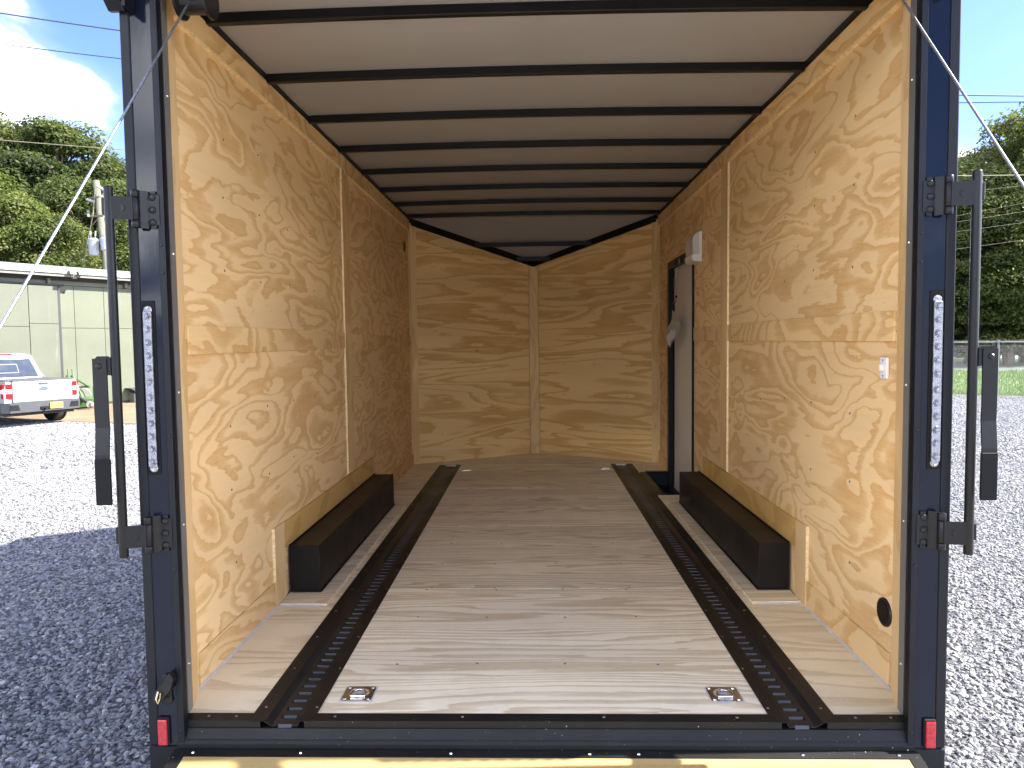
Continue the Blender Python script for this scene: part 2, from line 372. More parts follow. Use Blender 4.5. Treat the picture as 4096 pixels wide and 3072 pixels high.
for s in (-1, 1): etrack(s)

# --- rear sill
for pl_ in ([(-1.150, 0.001), (-0.932, 0.001), (-0.893, -0.048), (-1.150, -0.048)], [(-0.724, 0.001), (0.724, 0.001), (0.752, -0.048), (-0.752, -0.048)], [(1.150, 0.001), (0.932, 0.001), (0.893, -0.048), (1.150, -0.048)]):
    part('sill_flange', prism(BM(), pl_, -0.021, 0.004, 'z'), 'black_steel')
sill = part('sill_beam', prism(BM(), [(-0.010, -0.0185), (-0.052, -0.0190), (-0.066, -0.046), (-0.070, -0.050), (-0.075, -0.058), (-0.075, -0.20), (-0.010, -0.20)], -1.148, 1.148, 'x'), 'black_steel')
for x in (-1.07, -0.98, -0.66, -0.25, 0.2, 0.62, 0.99, 1.1):
    pinst('screw', SCREW, (x, -0.02, 0.004))

# --- side walls
def wall_side(s):
    xi, xo = W, W + 0.012
    name = 'wall_panel'
    S = {}
    S['lo'] = part(name, sbox(BM(), s, xi, xo, 0.13, 2.388, 0.0, 1.2165, 0.0015), 'wall_ply')
    S['up'] = part(name, sbox(BM(), s, xi, xo, 0.13, 2.388, 1.219, 2.37, 0.0015), 'wall_ply')
    if s < 0:
        S['lo2'] = part(name, sbox(BM(), s, xi, xo, 2.3905, L0 + .01, 0.0, 1.2165, 0.0015), 'wall_ply')
        S['up2'] = part(name, sbox(BM(), s, xi, xo, 2.3905, L0 + .01, 1.219, 2.37, 0.0015), 'wall_ply')
    else:   # side-door opening y 3.30..4.31, z up to 1.86
        S['lo2'] = part(name, sbox(BM(), s, xi, xo, 2.3905, 3.30, 0.0, 1.2165, 0.0015), 'wall_ply')
        S['up2'] = part(name, prism(BM(), [(2.3905, 1.219), (3.30, 1.219), (3.30, 1.86), (4.31, 1.86), (4.31, 1.219), (L0 + .01, 1.219), (L0 + .01, 2.37), (2.3905, 2.37)], s * xi, s * xo, 'x'), 'wall_ply')
        S['lo3'] = part(name, sbox(BM(), s, xi, xo, 4.31, L0 + .01, 0.0, 1.2165, 0.0015), 'wall_ply')
    pr = 0.009
    def strip(nm, y0, y1, z0, z1, mat, th=pr, edge=True):
        return part(nm, sbox(BM(), s, xi - th, xi - 0.0002, y0, y1, z0, z1, 0.0012), mat)
    dz = 0.0 if s < 0 else 0.018
    # cover strips
    strip('cover_strip', 0.196, 2.318, 1.166 + dz, 1.268 + dz, 'strip_ply')
    if s < 0: strip('cover_strip', 2.474, L0 - 0.05, 1.153, 1.258, 'strip_ply')
    else:
        strip('cover_strip', 2.474, 3.285, 1.185, 1.283, 'strip_ply'); strip('cover_strip', 4.325, L0 - .05, 1.168, 1.270, 'strip_ply')
    a = strip('top_strip', 0.165, 2.39, 2.285, 2.368, 'strip_ply', 0.016); c = strip('top_strip', 2.392, L0 - 0.05, 2.270, 2.366, 'strip_ply', 0.016)
    v = strip('vertical_batten', 2.318, 2.474, 0.368, 2.284 if s < 0 else 2.286, 'strip_vert_side', 0.011)
    # ply edges towards rear and floor, their highlight painted in as a pale colour
    part('ply_edge_lit', sbox(BM(), s, xi - 0.0112, xi - 0.0006, 2.3135, 2.3178, 0.368, 2.28), 'ply_edge_lit', v)
    part('ply_edge_lit', sbox(BM(), s, xi - 0.0162, xi - 0.0006, 0.20, 2.31, 2.2750, 2.2848), 'ply_edge_lit', a)
    part('ply_edge_lit', sbox(BM(), s, xi - 0.0162, xi - 0.0006, 2.48, L0 - 0.06, 2.2632, 2.2698), 'ply_edge_lit', c)
    # kick strips and the framing round the wheel box
    strip('kick_strip', 0.196, 0.952, 0.0, 0.118, 'strip_ply', 0.008)
    fz = 0.365
    e = strip('frame_strip', 0.956, 1.085, 0.0, fz, 'strip_vert_side', 0.013)
    part('ply_edge_lit', sbox(BM(), s, xi - 0.0132, xi - 0.0006, 0.9518, 0.9558, 0.12, fz), 'ply_edge_lit', e)
    far = 3.02 if s < 0 else 2.96
    strip('frame_strip', 1.086, far, 0.236, fz - 0.004, 'kick_ply', 0.012)
    strip('frame_strip', far + 0.0005, far + 0.062, 0.0, fz - 0.006, 'strip_vert_side', 0.012)
    if s < 0: strip('kick_strip', far + 0.063, L0 - 0.03, 0.0, 0.112, 'strip_ply', 0.010)
    else: strip('kick_strip', 4.335, L0 - 0.03, 0.0, 0.128, 'strip_ply', 0.010)
    # caulk bead along floor
    part('caulk_bead', prism(BM(), [(s * (xi - 0.0085), 0.0), (s * (xi - 0.0165), 0.0005), (s * (xi - 0.0085), 0.008)], 0.06, 0.955, 'y'), 'caulk')
    # tapered jamb: timber strip then aluminium J-trim that closes in on the frame
    part('jamb_strip', prism(BM(), [(s * 1.198, 0.156), (s * 1.182, 0.154), (s * 1.1535, 0.048), (s * 1.198, 0.048)], 0.0, 2.42, 'z'), 'strip_vert')
    jt = part('jamb_trim', prism(BM(), [(s * 1.170, 0.0475), (s * 1.1530, 0.0475), (s * 1.146, 0.0), (s * 1.170, 0.0)], 0.001, 2.42, 'z'), 'alu_trim')
    for zz_ in (0.16, 0.62, 1.05, 1.49, 1.98):
        pinst('rivet', RIVET, (s * 1.1495, 0.024, zz_), jt, (0, -s * math.pi / 2, s * -0.15))
    # screws through the sheets
    r2 = random.Random(31 + s)
    for key, y0, y1, z0, z1 in (('lo', .36, 2.25, .28, 1.1), ('up', .36, 2.25, 1.42, 2.2), ('lo2', 2.62, 3.25 if s > 0 else 4.7, .5, 1.1), ('up2', 2.62, 3.2 if s > 0 else 4.7, 1.42, 2.2)):
        ny = max(2, round((y1 - y0) / 0.41)); nz = 3
        for i in range(ny):
            for j in range(nz):
                yy = y0 + (y1 - y0) * (i + .5) / ny + r2.uniform(-.02, .02); zz_ = z0 + (z1 - z0) * (j + .25) / nz + r2.uniform(-.03, .03)
                if zz_ < 0.42 and yy > 0.9: continue
                pinst('screw', SCREW, (s * xi, yy, zz_), S[key], RX[s])
    # ceiling cove angle
    part('cove_rail', prism(BM(), [(s * (W + .02), 2.3685), (s * (W - 0.016), 2.3685), (s * (W - 0.020), 2.373), (s * (W - 0.020), 2.398), (s * (W + .02), 2.398)], 0.02, L0, 'y'), 'black_bow')
    # wheel box
    yb0, yb1 = (1.141, 3.039) if s < 0 else (1.159, 3.061)
    wb = part('wheel_box', sbox(BM(), s, 1.044, xi - 0.0125, yb0, yb1, 0.0125, 0.2355, 0.004, 2), 'black_box')
    part('weld_lip', sbox(BM(), s, 1.036, xi - 0.013, yb0 - .006, yb1, 0.012, 0.0165, 0.002), 'black_box', wb)
    part('seal_bead', sbox(BM(), s, xi - 0.022, xi - 0.0128, yb0, yb1, 0.2335, 0.243, 0.003), 'rubber', wb)
    part('floor_strip', sbox(BM(), s, 0.966, xi - 0.015, yb0 - 0.16, yb0 - 0.008, 0.0008, 0.0118, 0.001), 'floor_side_ply')
    part('floor_strip', sbox(BM(), s, 0.966, 1.0355, yb0 - 0.0075, yb1 + 0.03, 0.0008, 0.0118, 0.001), 'floor_side_ply')
    part('caulk_bead', prism(BM(), [(yb0 - 0.1605, 0.001), (yb0 - 0.168, 0.001), (yb0 - 0.1605, 0.008)], s * 0.985, s * 1.185, 'x'), 'caulk')
for s in (-1, 1): wall_side(s)

# --- nose (V front): two panels, battens, strips
nv = Vector((1.2, -(AP - L0), 0)).normalized()      # direction along right nose wall from apex... (reversed)
def nose_wall(s):
    a = Vector((s * W, L0)); c = Vector((0, AP)); d = (c - a); ln = d.length; d.normalize(); nrm = Vector((-s * d.y * s, 0)); nrm = Vector((d.y * s, -d.x * s)); nrm = Vector((-d.y, d.x)) if Vector((-d.y, d.x)).y < 0 else Vector((d.y, -d.x))
    def slab(nm, t0, t1, zb, zt, off, th, mat, slope=True):
        """zb, zt: pair (z at t0, z at t1)"""
        b = BM(); P = []
        for o_ in (off, off + th):
            for t, zs in ((t0, 0), (t1, 1)):
                q = a + d * t + nrm * o_
                P.append((b.verts.new((q.x, q.y, zb[zs])), b.verts.new((q.x, q.y, zt[zs]))))
        (p0, p1), (p2, p3), (p4, p5), (p6, p7) = P
        for f in ((p0, p2, p3, p1), (p4, p6, p7, p5), (p0, p4, p5, p1), (p2, p6, p7, p3), (p1, p3, p7, p5), (p0, p2, p6, p4)): b.faces.new(f)
        return part(nm, b, mat)
    zt0, zt1 = 2.335, 1.985
    zt = lambda t: zt0 + (zt1 - zt0) * t / ln
    lo = slab('wall_panel', -0.005, ln, (0, 0), (1.2, 1.2), -0.012, 0.012, 'nose_ply')
    up = slab('wall_panel', -0.005, ln, (1.203, 1.203), (zt0, zt1), -0.012, 0.012, 'nose_ply')
    slab('cover_strip', 0.07, ln - 0.06, (1.150, 1.146), (1.255, 1.249), 0.0003, 0.008, 'nose_ply')
    slab('top_strip', 0.07, ln - 0.055, (zt(0.07) - 0.123, zt(ln) - 0.118), (zt(.07) - 0.016, zt(ln) - 0.012), 0.0003, 0.008, 'nose_ply')
    slab('kick_strip', 0.07, ln - 0.06, (0.001, 0.001), (0.122, 0.095), 0.0003, 0.008, 'nose_ply')
    slab('corner_batten', 0.004, 0.068, (0.001, 0.001), (2.345, 2.332), 0.0003, 0.012, 'strip_vert')
    slab('cove_rail', 0.02, ln, (zt(0) - 0.014, zt(ln) - 0.010), (zt(0) + 0.055, zt(ln) + 0.05), 0.0004, 0.016, 'black_bow')
    r2 = random.Random(5 + s)
    for z_ in (0.3, 0.62, 0.95, 1.45, 1.7, 1.95):
        for t in (0.33, 0.68, 1.04):
            if z_ > zt(t) - 0.15: continue
            q = a + d * (t + r2.uniform(-.02, .02)) + nrm * 0.0
            pinst('screw', SCREW, (q.x, q.y, z_ + r2.uniform(-.03, .03)), lo if z_ < 1.2 else up, (math.pi / 2, 0, math.atan2(nrm.y, nrm.x) + math.pi / 2))
    # outer batten on the side wall at the corner
    part('corner_batten', sbox(BM(), s, W - 0.012, W - 0.0003, L0 - 0.048, L0 - 0.012, 0.001, 2.36), 'strip_vert')
for s in (-1, 1): nose_wall(s)
part('apex_batten', prism(BM(), [(-0.052, AP - 0.034), (-0.046, AP - 0.052), (0.046, AP - 0.052), (0.052, AP - 0.034)], 0.001, 1.972, 'z'), 'strip_vert')

# --- ceiling sheets between bows, bows
bows = [0.3992 + 0.61 * i for i in range(8)]
edges = [-0.02] + [y + 0.0175 for y in bows]
def crown(x): return 0.012 * (1 - (x / W) ** 2)
def ceil_sheet(y0, y1):
    b = BM(); nx, ny = 24, 6; g = []
    for j in range(ny + 1):
        row = []
        for i in range(nx + 1):
            x = -W + 2 * W * i / nx; y = y0 + (y1 - y0) * j / ny
            sag = -0.013 * math.sin(math.pi * j / ny) * (0.35 + noise.noise(Vector((x * 1.9, y0 * 3.1, 1.7))) + 0.5 * noise.noise(Vector((x * 4.5, y * 3.0, 7.7))))
            row.append(b.verts.new((x, y, ZC - 0.004 + crown(x) + sag)))
        g.append(row)
    for j in range(ny):
        for i in range(nx): b.faces.new((g[j][i], g[j][i + 1], g[j + 1][i + 1], g[j + 1][i]))
    return part('ceiling_panel', b, 'ceiling_white', smooth=True)
for y0, y1 in zip(edges, edges[1:]): ceil_sheet(y0, y1)
b = BM(); quad(b, (-W, edges[-1], ZC - .004), (W, edges[-1], ZC - .004), (W, L0, 2.385), (-W, L0, 2.385)); part('ceiling_panel', b, 'ceiling_white')
b = BM(); b.faces.new([b.verts.new(p) for p in ((-W, L0, 2.385), (W, L0, 2.385), (0.0, AP, 2.03))]); part('ceiling_panel', b, 'ceiling_white')
for y in bows:
    b = BM(); n = 20; secs = []
    for i in range(n + 1):
        x = -W + 0.018 + 2 * (W - 0.018) * i / n; z = ZC - 0.006 + crown(x); h = 0.032
        prof = [(y, z), (y + 0.001, z - h), (y + 0.004, z - h - .003), (y + 0.031, z - h - .003), (y + 0.034, z - h), (y + 0.035, z)]
        secs.append([b.verts.new((x, p[0], p[1])) for p in prof])
    for a, c in zip(secs, secs[1:]):
        for k in range(len(a) - 1): b.faces.new((a[k], a[k + 1], c[k + 1], c[k]))
    b.faces.new(secs[0]); b.faces.new(secs[-1][::-1])
    part('roof_bow', b, 'black_bow')
def nose_bow(y, half, zz_):
    part('roof_bow', box(BM(), -half, half, y, y + 0.03, zz_ - 0.03, zz_ + 0.012, 0.003), 'black_bow')
nose_bow(5.20, 0.60, 2.178); nose_bow(5.44, 0.20, 2.058)

# --- side door on the right with step well
D = part('side_door', sbox(BM(), 1, 1.232, 1.252, 3.3385, 4.2675, -0.124, 1.815, 0.004), 'door_skin')
fr = part('door_frame', BM(), 'black_frame')
b = BM()
box(b, 1.193, 1.262, 4.268, 4.313, -0.13, 1.858, 0.002); box(b, 1.193, 1.262, 3.297, 3.338, -0.13, 1.858, 0.002); box(b, 1.193, 1.262, 3.338, 4.268, 1.815, 1.858, 0.002)
box(b, 1.184, 1.1925, 4.255, 4.322, 0.0, 1.872, 0.0015); box(b, 1.184, 1.1925, 3.288, 3.309, 0.0, 1.872, 0.0015); box(b, 1.184, 1.1925, 3.309, 4.255, 1.806, 1.872, 0.0015)
bmesh.ops.recalc_face_normals(b, faces=b.faces[:]); b.to_mesh(fr.data); b.free()
for yy, zz_ in ((4.29, 1.84), (4.30, 1.62), (4.30, 1.15), (4.30, .7), (4.30, .25), (3.6, 1.845), (3.95, 1.845)):
    pinst('bolt', BOLT, (1.184, yy, zz_), fr, RX[1], (.45, .45, .45))
part('door_seal', box(BM(), 1.222, 1.233, 4.235, 4.268, -0.1, 1.815, 0.003), 'rubber', D)
la = part('door_latch', box(BM(), 1.222, 1.2325, 3.362, 3.452, 0.795, 0.945, 0.003), 'bolt_black', D)
b = BM(); box(b, 1.2135, 1.2225, 3.385, 3.430, 0.835, 0.925, 0.003); part('latch_paddle', b, 'rubber', D)
b = BM(); box(b, 1.214, 1.2222, 3.392, 3.422, 0.805, 0.826, 0.003); part('latch_button', b, 'red_plastic', D)
b = BM(); sw = part('step_well', box(box(box(box(b, 0.955, 1.262, 3.362, 4.368, -0.135, -0.125), 0.948, 0.9555, 3.355, 4.375, -0.135, 0.0), 0.955, 1.2, 3.352, 3.3615, -0.135, 0.0), 0.955, 1.2, 4.3685, 4.378, -0.135, 0.0), 'black_frame')
for ya, yb_ in ((3.24, 3.2965), (4.3135, 4.40)): part('light_stop_plate', box(BM(), 1.2005, 1.241, ya, yb_, -0.17, -0.002), 'black_frame')  # added plates that block daylight leaking in beside the step well
part('light_stop_plate', box(BM(), 1.2005, 1.262, 3.3, 4.31, -0.17, -0.136), 'black_frame')  # added plate, blocks daylight leaking in under the door
b = BM()
for i in range(7):
    for j in range(20):
        a = R(45 if (i + j) % 2 else -45); cx, cy = 0.975 + i * 0.036, 3.385 + j * 0.049
        dxv, dyv = Vector((math.cos(a), math.sin(a))) * 0.012, Vector((-math.sin(a), math.cos(a))) * 0.004
        q = [(cx - dxv.x, cy - dxv.y), (cx + dyv.x, cy + dyv.y), (cx + dxv.x, cy + dxv.y), (cx - dyv.x, cy - dyv.y)]
        prism(b, q, -0.126, -0.1225, 'z')
part('tread', b, 'black_frame', sw)
f = part('flashing', box(BM(), 0.934, 0.992, 3.365, 4.318, 0.004, 0.0066, 0.001), 'black_box')
part('flashing', box(BM(), 0.992, 1.192, 4.318, 4.385, 0.0045, 0.007, 0.001), 'black_frame')
for yy in (3.42, 3.7, 4.0, 4.27): pinst('screw', SCREW, (0.962, yy, 0.0066), f)

# --- chain, spring and cable ties holding the door
def link_mesh():
    b = BM(); pts = [(0.0045 * math.cos(t), 0, 0.0085 * math.sin(t) + (0.004 if math.sin(t) > 0 else -0.004)) for t in (2 * math.pi * k / 12 for k in range(13))]
    tube(b, pts, 0.0016, 5, False); m = bpy.data.meshes.new('chain_link'); bmesh.ops.recalc_face_normals(b, faces=b.faces[:]); b.to_mesh(m); b.free(); m.materials.append(MATS['zinc']); return m
LINK = link_mesh()
b = BM(); tube(b, [(1.19, 3.66, 1.862), (1.165, 3.66, 1.858), (1.158, 3.66, 1.835), (1.162, 3.66, 1.815)], 0.003, 6)
hook = part('door_chain', b, 'zinc')
def chain(p0, p1, n):
    p0, p1 = Vector(p0), Vector(p1)
    for k in range(n):
        t = (k + .5) / n; q = p0.lerp(p1, t)
        dr = (p1 - p0).normalized()
        pinst('chain_link', LINK, q, hook, (math.asin(max(-1, min(1, dr.y))), 0, R(90) * (k % 2) + R(20)), (1, 1, (p1 - p0).length / n / 0.0195))
chain((1.160, 3.66, 1.818), (1.150, 3.735, 1.555), 14); chain((1.150, 3.735, 1.525), (1.150, 3.80, 1.49), 2); chain((1.150, 3.80, 1.60), (1.150, 3.80, 1.50), 5)
b = BM(); tube(b, [(1.150 + 0.008 * math.cos(t * 1.0), 3.80 + 0.008 * math.sin(t), 1.605 + 0.095 * t / (2 * math.pi * 13)) for t in [k * math.pi / 5 for k in range(131)]], 0.0016, 5)
tube(b, [(1.150, 3.80, 1.70), (1.150, 3.80, 1.735), (1.165, 3.80, 1.762), (1.19, 3.80, 1.77)], 0.0022, 5)
part('door_spring', b, 'zinc', hook)
b = BM(); tube(b, [(1.150 + .0, 3.80 + 0.016 * math.sin(t), 1.475 - 0.024 * (1 - math.cos(t)) / 1.0) for t in (2 * math.pi * k / 16 for k in range(17))], 0.0018, 5)
box(b, 1.143, 1.157, 3.724, 3.748, 1.530, 1.552, 0.004); box(b, 1.145, 1.155, 3.80, 3.815, 1.484, 1.496, 0.003); tube(b, [(1.15, 3.736, 1.53), (1.15, 3.75, 1.51), (1.15, 3.785, 1.49)], 0.0016, 5)
part('cable_tie', b, 'rubber', hook)

# --- dome light, wall switch, vents
dl = part('dome_light', prism(BM(), [(3.055, 1.752), (3.315, 1.752), (3.315, 1.965), (3.055, 1.965)], W - 0.016, W - .0002, 'x'), 'white_plastic')
b = BM(); prism(b, [(W - 0.016, 1.756), (W - 0.060, 1.758), (W - 0.068, 1.775), (W - 0.068, 1.80), (W - 0.016, 1.806)], 3.058, 3.312, 'y'); part('light_base', b, 'white_plastic', dl)
b = BM(); prism(b, [(W - 0.0165, 1.808), (W - 0.062, 1.802), (W - 0.064, 1.905), (W - 0.056, 1.935), (W - 0.035, 1.955), (W - 0.0165, 1.962)], 3.064, 3.306, 'y'); part('light_lens', b, 'dome_lens', dl)
sw_ = part('light_switch', box(BM(), W - 0.012, W - .0002, 0.237, 0.287, 1.055, 1.130, 0.005, 3), 'white_plastic')
b = BM(); box(b, W - 0.024, W - 0.011, 0.256, 0.268, 1.082, 1.106, 0.002); part('switch_toggle', b, 'white_plastic', sw_)
for zz_ in (1.066, 1.119): pinst('screw', SCREW, (W - 0.012, 0.262, zz_), sw_, RX[1], (.7, .7, .7))
def vent(s, y, z, r):
    b = BM(); lathe(b, [(r * 0.78, s * -0.002), (r * 0.80, s * -0.007), (r * 0.96, s * -0.007), (r, s * -0.003), (r, 0.0)], (s * (W - 0.0003), y, z), 'x', 28)
    v = part('air_vent', b, 'bolt_black')
    for k in range(9):
        zz_ = z - r * 0.66 + k * r * 0.165; h = math.sqrt(max(0, (r * .76) ** 2 - (zz_ - z) ** 2))
        b = BM(); prism(b, [(s * (W - 0.0022), zz_ - .001), (s * (W - 0.0085), zz_ - 0.006), (s * (W - 0.009), zz_ - 0.004), (s * (W - 0.0025), zz_ + .002)], y - h, y + h, 'y'); part('slat', b, 'bolt_black', v)
vent(1, 0.240, 0.246, 0.050); vent(-1, 4.60, 2.085, 0.047)

# --- recessed D-rings
def dring(cx, cy):
    r_ = 0.052; b = BM(); o = []
    def rr(h, rad, z):
        pts = []
        for (sx, sy) in ((1, 1), (-1, 1), (-1, -1), (1, -1)):
            a0 = {(1, 1): 0, (-1, 1): 90, (-1, -1): 180, (1, -1): 270}[(sx, sy)]
            for k in range(6):
                a = R(a0 + k * 18); pts.append((cx + sx * (h - rad) + rad * math.cos(a), cy + sy * (h * 1.0 - rad) + rad * math.sin(a), z))
        return [b.verts.new(p) for p in pts]
    A = rr(r_, 0.012, 0.0002); B_ = rr(r_ - 0.0005, 0.012, 0.0030); n = len(A)
    circ = lambda rad, z: [b.verts.new((cx + rad * math.cos(R(k * 15 + 0)), cy + 0.002 + rad * math.sin(R(k * 15)), z)) for k in range(n)]
    C1 = circ(0.036, 0.0036); C2 = circ(0.031, -0.002); C3 = circ(0.022, -0.010); C4 = circ(0.010, -0.0125)
    for a, c in ((A, B_), (B_, C1), (C1, C2), (C2, C3), (C3, C4)):
        for k in range(n): b.faces.new((a[k], a[(k + 1) % n], c[(k + 1) % n], c[k]))
    b.faces.new(C4)
    d = part('d_ring', b, 'zinc', smooth=False)
    b = BM(); pts = [(cx + 0.024 * math.cos(t), cy - 0.012 + 0.034 * math.sin(t), 0.0065) for t in (math.pi * k / 12 for k in range(13))]
    tube(b, pts + [(cx - 0.024, cy - 0.026, 0.0065), (cx + 0.024, cy - 0.026, 0.0065), pts[0]], 0.0045, 8, False); part('ring', b, 'zinc', d, True)
    b = BM(); box(b, cx - 0.022, cx + 0.022, cy - 0.033, cy - 0.020, 0.003, 0.0125, 0.003, 2); part('ring_clip', b, 'zinc', d)
    for sx in (-1, 1):
        for sy in (-1, 1):
            pinst('screw', RIVET, (cx + sx * 0.040, cy + sy * 0.040, 0.0028), d, None, (1.3, 1.3, 1.0))
    part('caulk_bead', box(BM(), cx - 0.056, cx + 0.056, cy - 0.057, cy + 0.054, 0.0004, 0.0011, 0.0), 'caulk', d)
for cx, cy in ((-0.6204, 0.138), (0.6204, 0.138), (-0.644, 4.54), (0.655, 4.57)): dring(cx, cy)

# --- rear frame: posts, header, spoiler brackets
YP = -0.070
def post(s):
    p = part('rear_post', prism(BM(), [(s * 1.146, YP), (s * 1.209, YP), (s * 1.209, 0.09), (s * 1.172, 0.09), (s * 1.172, -0.004), (s * 1.146, YP + 0.02)], -0.064, 2.30, 'z'), 'black_post')
    part('corner_cap', sbox(BM(), s, 1.2095, 1.240, YP - 0.004, 0.20, -0.064, 2.30, 0.004, 2), 'black_frame', p)
    part('post_flange', sbox(BM(), s, 1.127, 1.1465, YP - 0.0035, YP + 0.02, -0.064, 2.30, 0.0015), 'black_frame', p)
    part('door_reveal', prism(BM(), [(s * 1.1265, YP + 0.012), (s * 1.148, -0.001), (s * 1.16, -0.001), (s * 1.145, YP + 0.012)], -0.02, 2.30, 'z'), 'rubber', p)
    part('skirt_plate', sbox(BM(), s, 1.105, 1.243, YP - 0.002, 0.05, -0.26, -0.0665, 0.004), 'black_frame', p)
    pinst('bolt', BOLT, (s * 1.175, YP - 0.002, -0.112), p, (math.pi / 2, 0, 0), (.8, .8, .8))
    for zz_ in (-0.018, 0.505, 0.92, 1.42, 1.62):
        pinst('bolt', BOLT, (s * 1.137, YP - 0.0035, zz_ if zz_ != 1.62 else 1.505), p, (math.pi / 2, 0, 0), (.5, .5, .5))
    # spoiler bracket that flares back above the post
    b = BM(); prism(b, [(YP - 0.002, 2.195), (YP - 0.02, 2.193), (YP - 0.30, 2.42), (YP - 0.30, 2.60), (0.0, 2.60), (0.0, 2.30), (YP, 2.30)], s * 1.212, s * 1.262, 'x'); part('spoiler_bracket', b, 'black_frame', p)
    b = BM(); sbox(b, s, 1.190, 1.2, YP - 0.06, YP - 0.002, 2.19, 2.45); part('spoiler_rib', b, 'black_frame', p)
    # reflector
    rf = part('reflector', sbox(BM(), s, 1.172, 1.2085, YP - 0.010, YP - 0.0002, -0.062, 0.030, 0.003), 'rubber', p)
    b = BM(); sbox(b, s, 1.1755, 1.2055, YP - 0.0165, YP - 0.0095, -0.058, 0.0245, 0.003, 2); part('reflector_lens', b, 'reflector_red', p)
    # tail lamp strip
    lx = 1.187; z0, z1 = 0.805, 1.325
    b = BM(); sbox(b, s, lx - 0.020, lx + 0.020, YP - 0.0042, YP - 0.0002, z0 - .004, z1 + .012, 0.0019); part('lamp_gasket', b, 'rubber', p)
    lb = BM(); sbox(lb, s, lx - 0.013, lx + 0.013, YP - 0.015, YP - 0.0043, z0 + 0.02, z1 - 0.02, 0.003, 2); lathe(lb, [(0.013, YP - 0.0043), (0.013, YP - 0.007), (0.011, YP - 0.009), (0.004, YP - 0.009)], (s * lx, 0, z0 + 0.016), 'y', 16); lathe(lb, [(0.013, YP - 0.0043), (0.013, YP - 0.007), (0.011, YP - 0.009), (0.004, YP - 0.009)], (s * lx, 0, z1 - 0.016), 'y', 16)
    tl = part('tail_lamp', lb, 'lamp_lens')
    for k in range(12):
        zz_ = z0 + 0.04 + k * (z1 - z0 - 0.08) / 11 + (0.004 if k > 5 else -0.004)
        b = BM(); lathe(b, [(0.0115, YP - 0.0152), (0.0110, YP - 0.0172), (0.0085, YP - 0.0162), (0.0080, YP - 0.0178), (0.0052, YP - 0.0166), (0.0045, YP - 0.0192), (0.001, YP - 0.0198)], (s * lx, 0, zz_), 'y', 16); part('led_cell', b, 'lamp_lens', tl)
    for zz_ in (z0 + .010, z1 - .010): pinst('screw', RIVET, (s * lx, YP - 0.009, zz_), tl, (math.pi / 2, 0, 0), (.8, .8, .8))
    return p
for s in (-1, 1): post(s)
part('rear_header', prism(BM(), [(YP, 2.285), (-0.03, 2.285), (-0.03, 2.50), (YP, 2.50)], -1.2085, 1.2085, 'x'), 'black_frame')
part('spoiler', prism(BM(), [(YP, 2.505), (YP - 0.30, 2.46), (YP - 0.31, 2.62), (YP, 2.66)], -1.262, 1.262, 'x'), 'black_frame')

# --- ramp cables with their drum, spring shaft
b = BM(); lathe(b, [(0.012, -0.05), (0.060, -0.05), (0.060, -0.042), (0.045, -0.036), (0.045, 0.036), (0.060, 0.042), (0.060, 0.05), (0.012, 0.05)], (-1.052, 0.03, 2.275), 'x', 26); drum = part('cable_drum', b, 'bolt_black')
b = BM(); lathe(b, [(0.012, -0.05), (0.060, -0.05), (0.060, -0.042), (0.045, -0.036), (0.045, 0.036), (0.060, 0.042), (0.060, 0.05), (0.012, 0.05)], (1.052, 0.03, 2.31), 'x', 26); part('cable_drum', b, 'bolt_black')
b = BM(); tube(b, [(-1.0, 0.03, 2.345), (1.0, 0.03, 2.345)], 0.012, 10); tube(b, [(-0.98 + k * 0.0045, 0.03 + 0.028 * math.cos(k * 0.7), 2.345 + 0.028 * math.sin(k * 0.7)) for k in range(220)], 0.004, 5); part('ramp_spring', b, 'bolt_black')

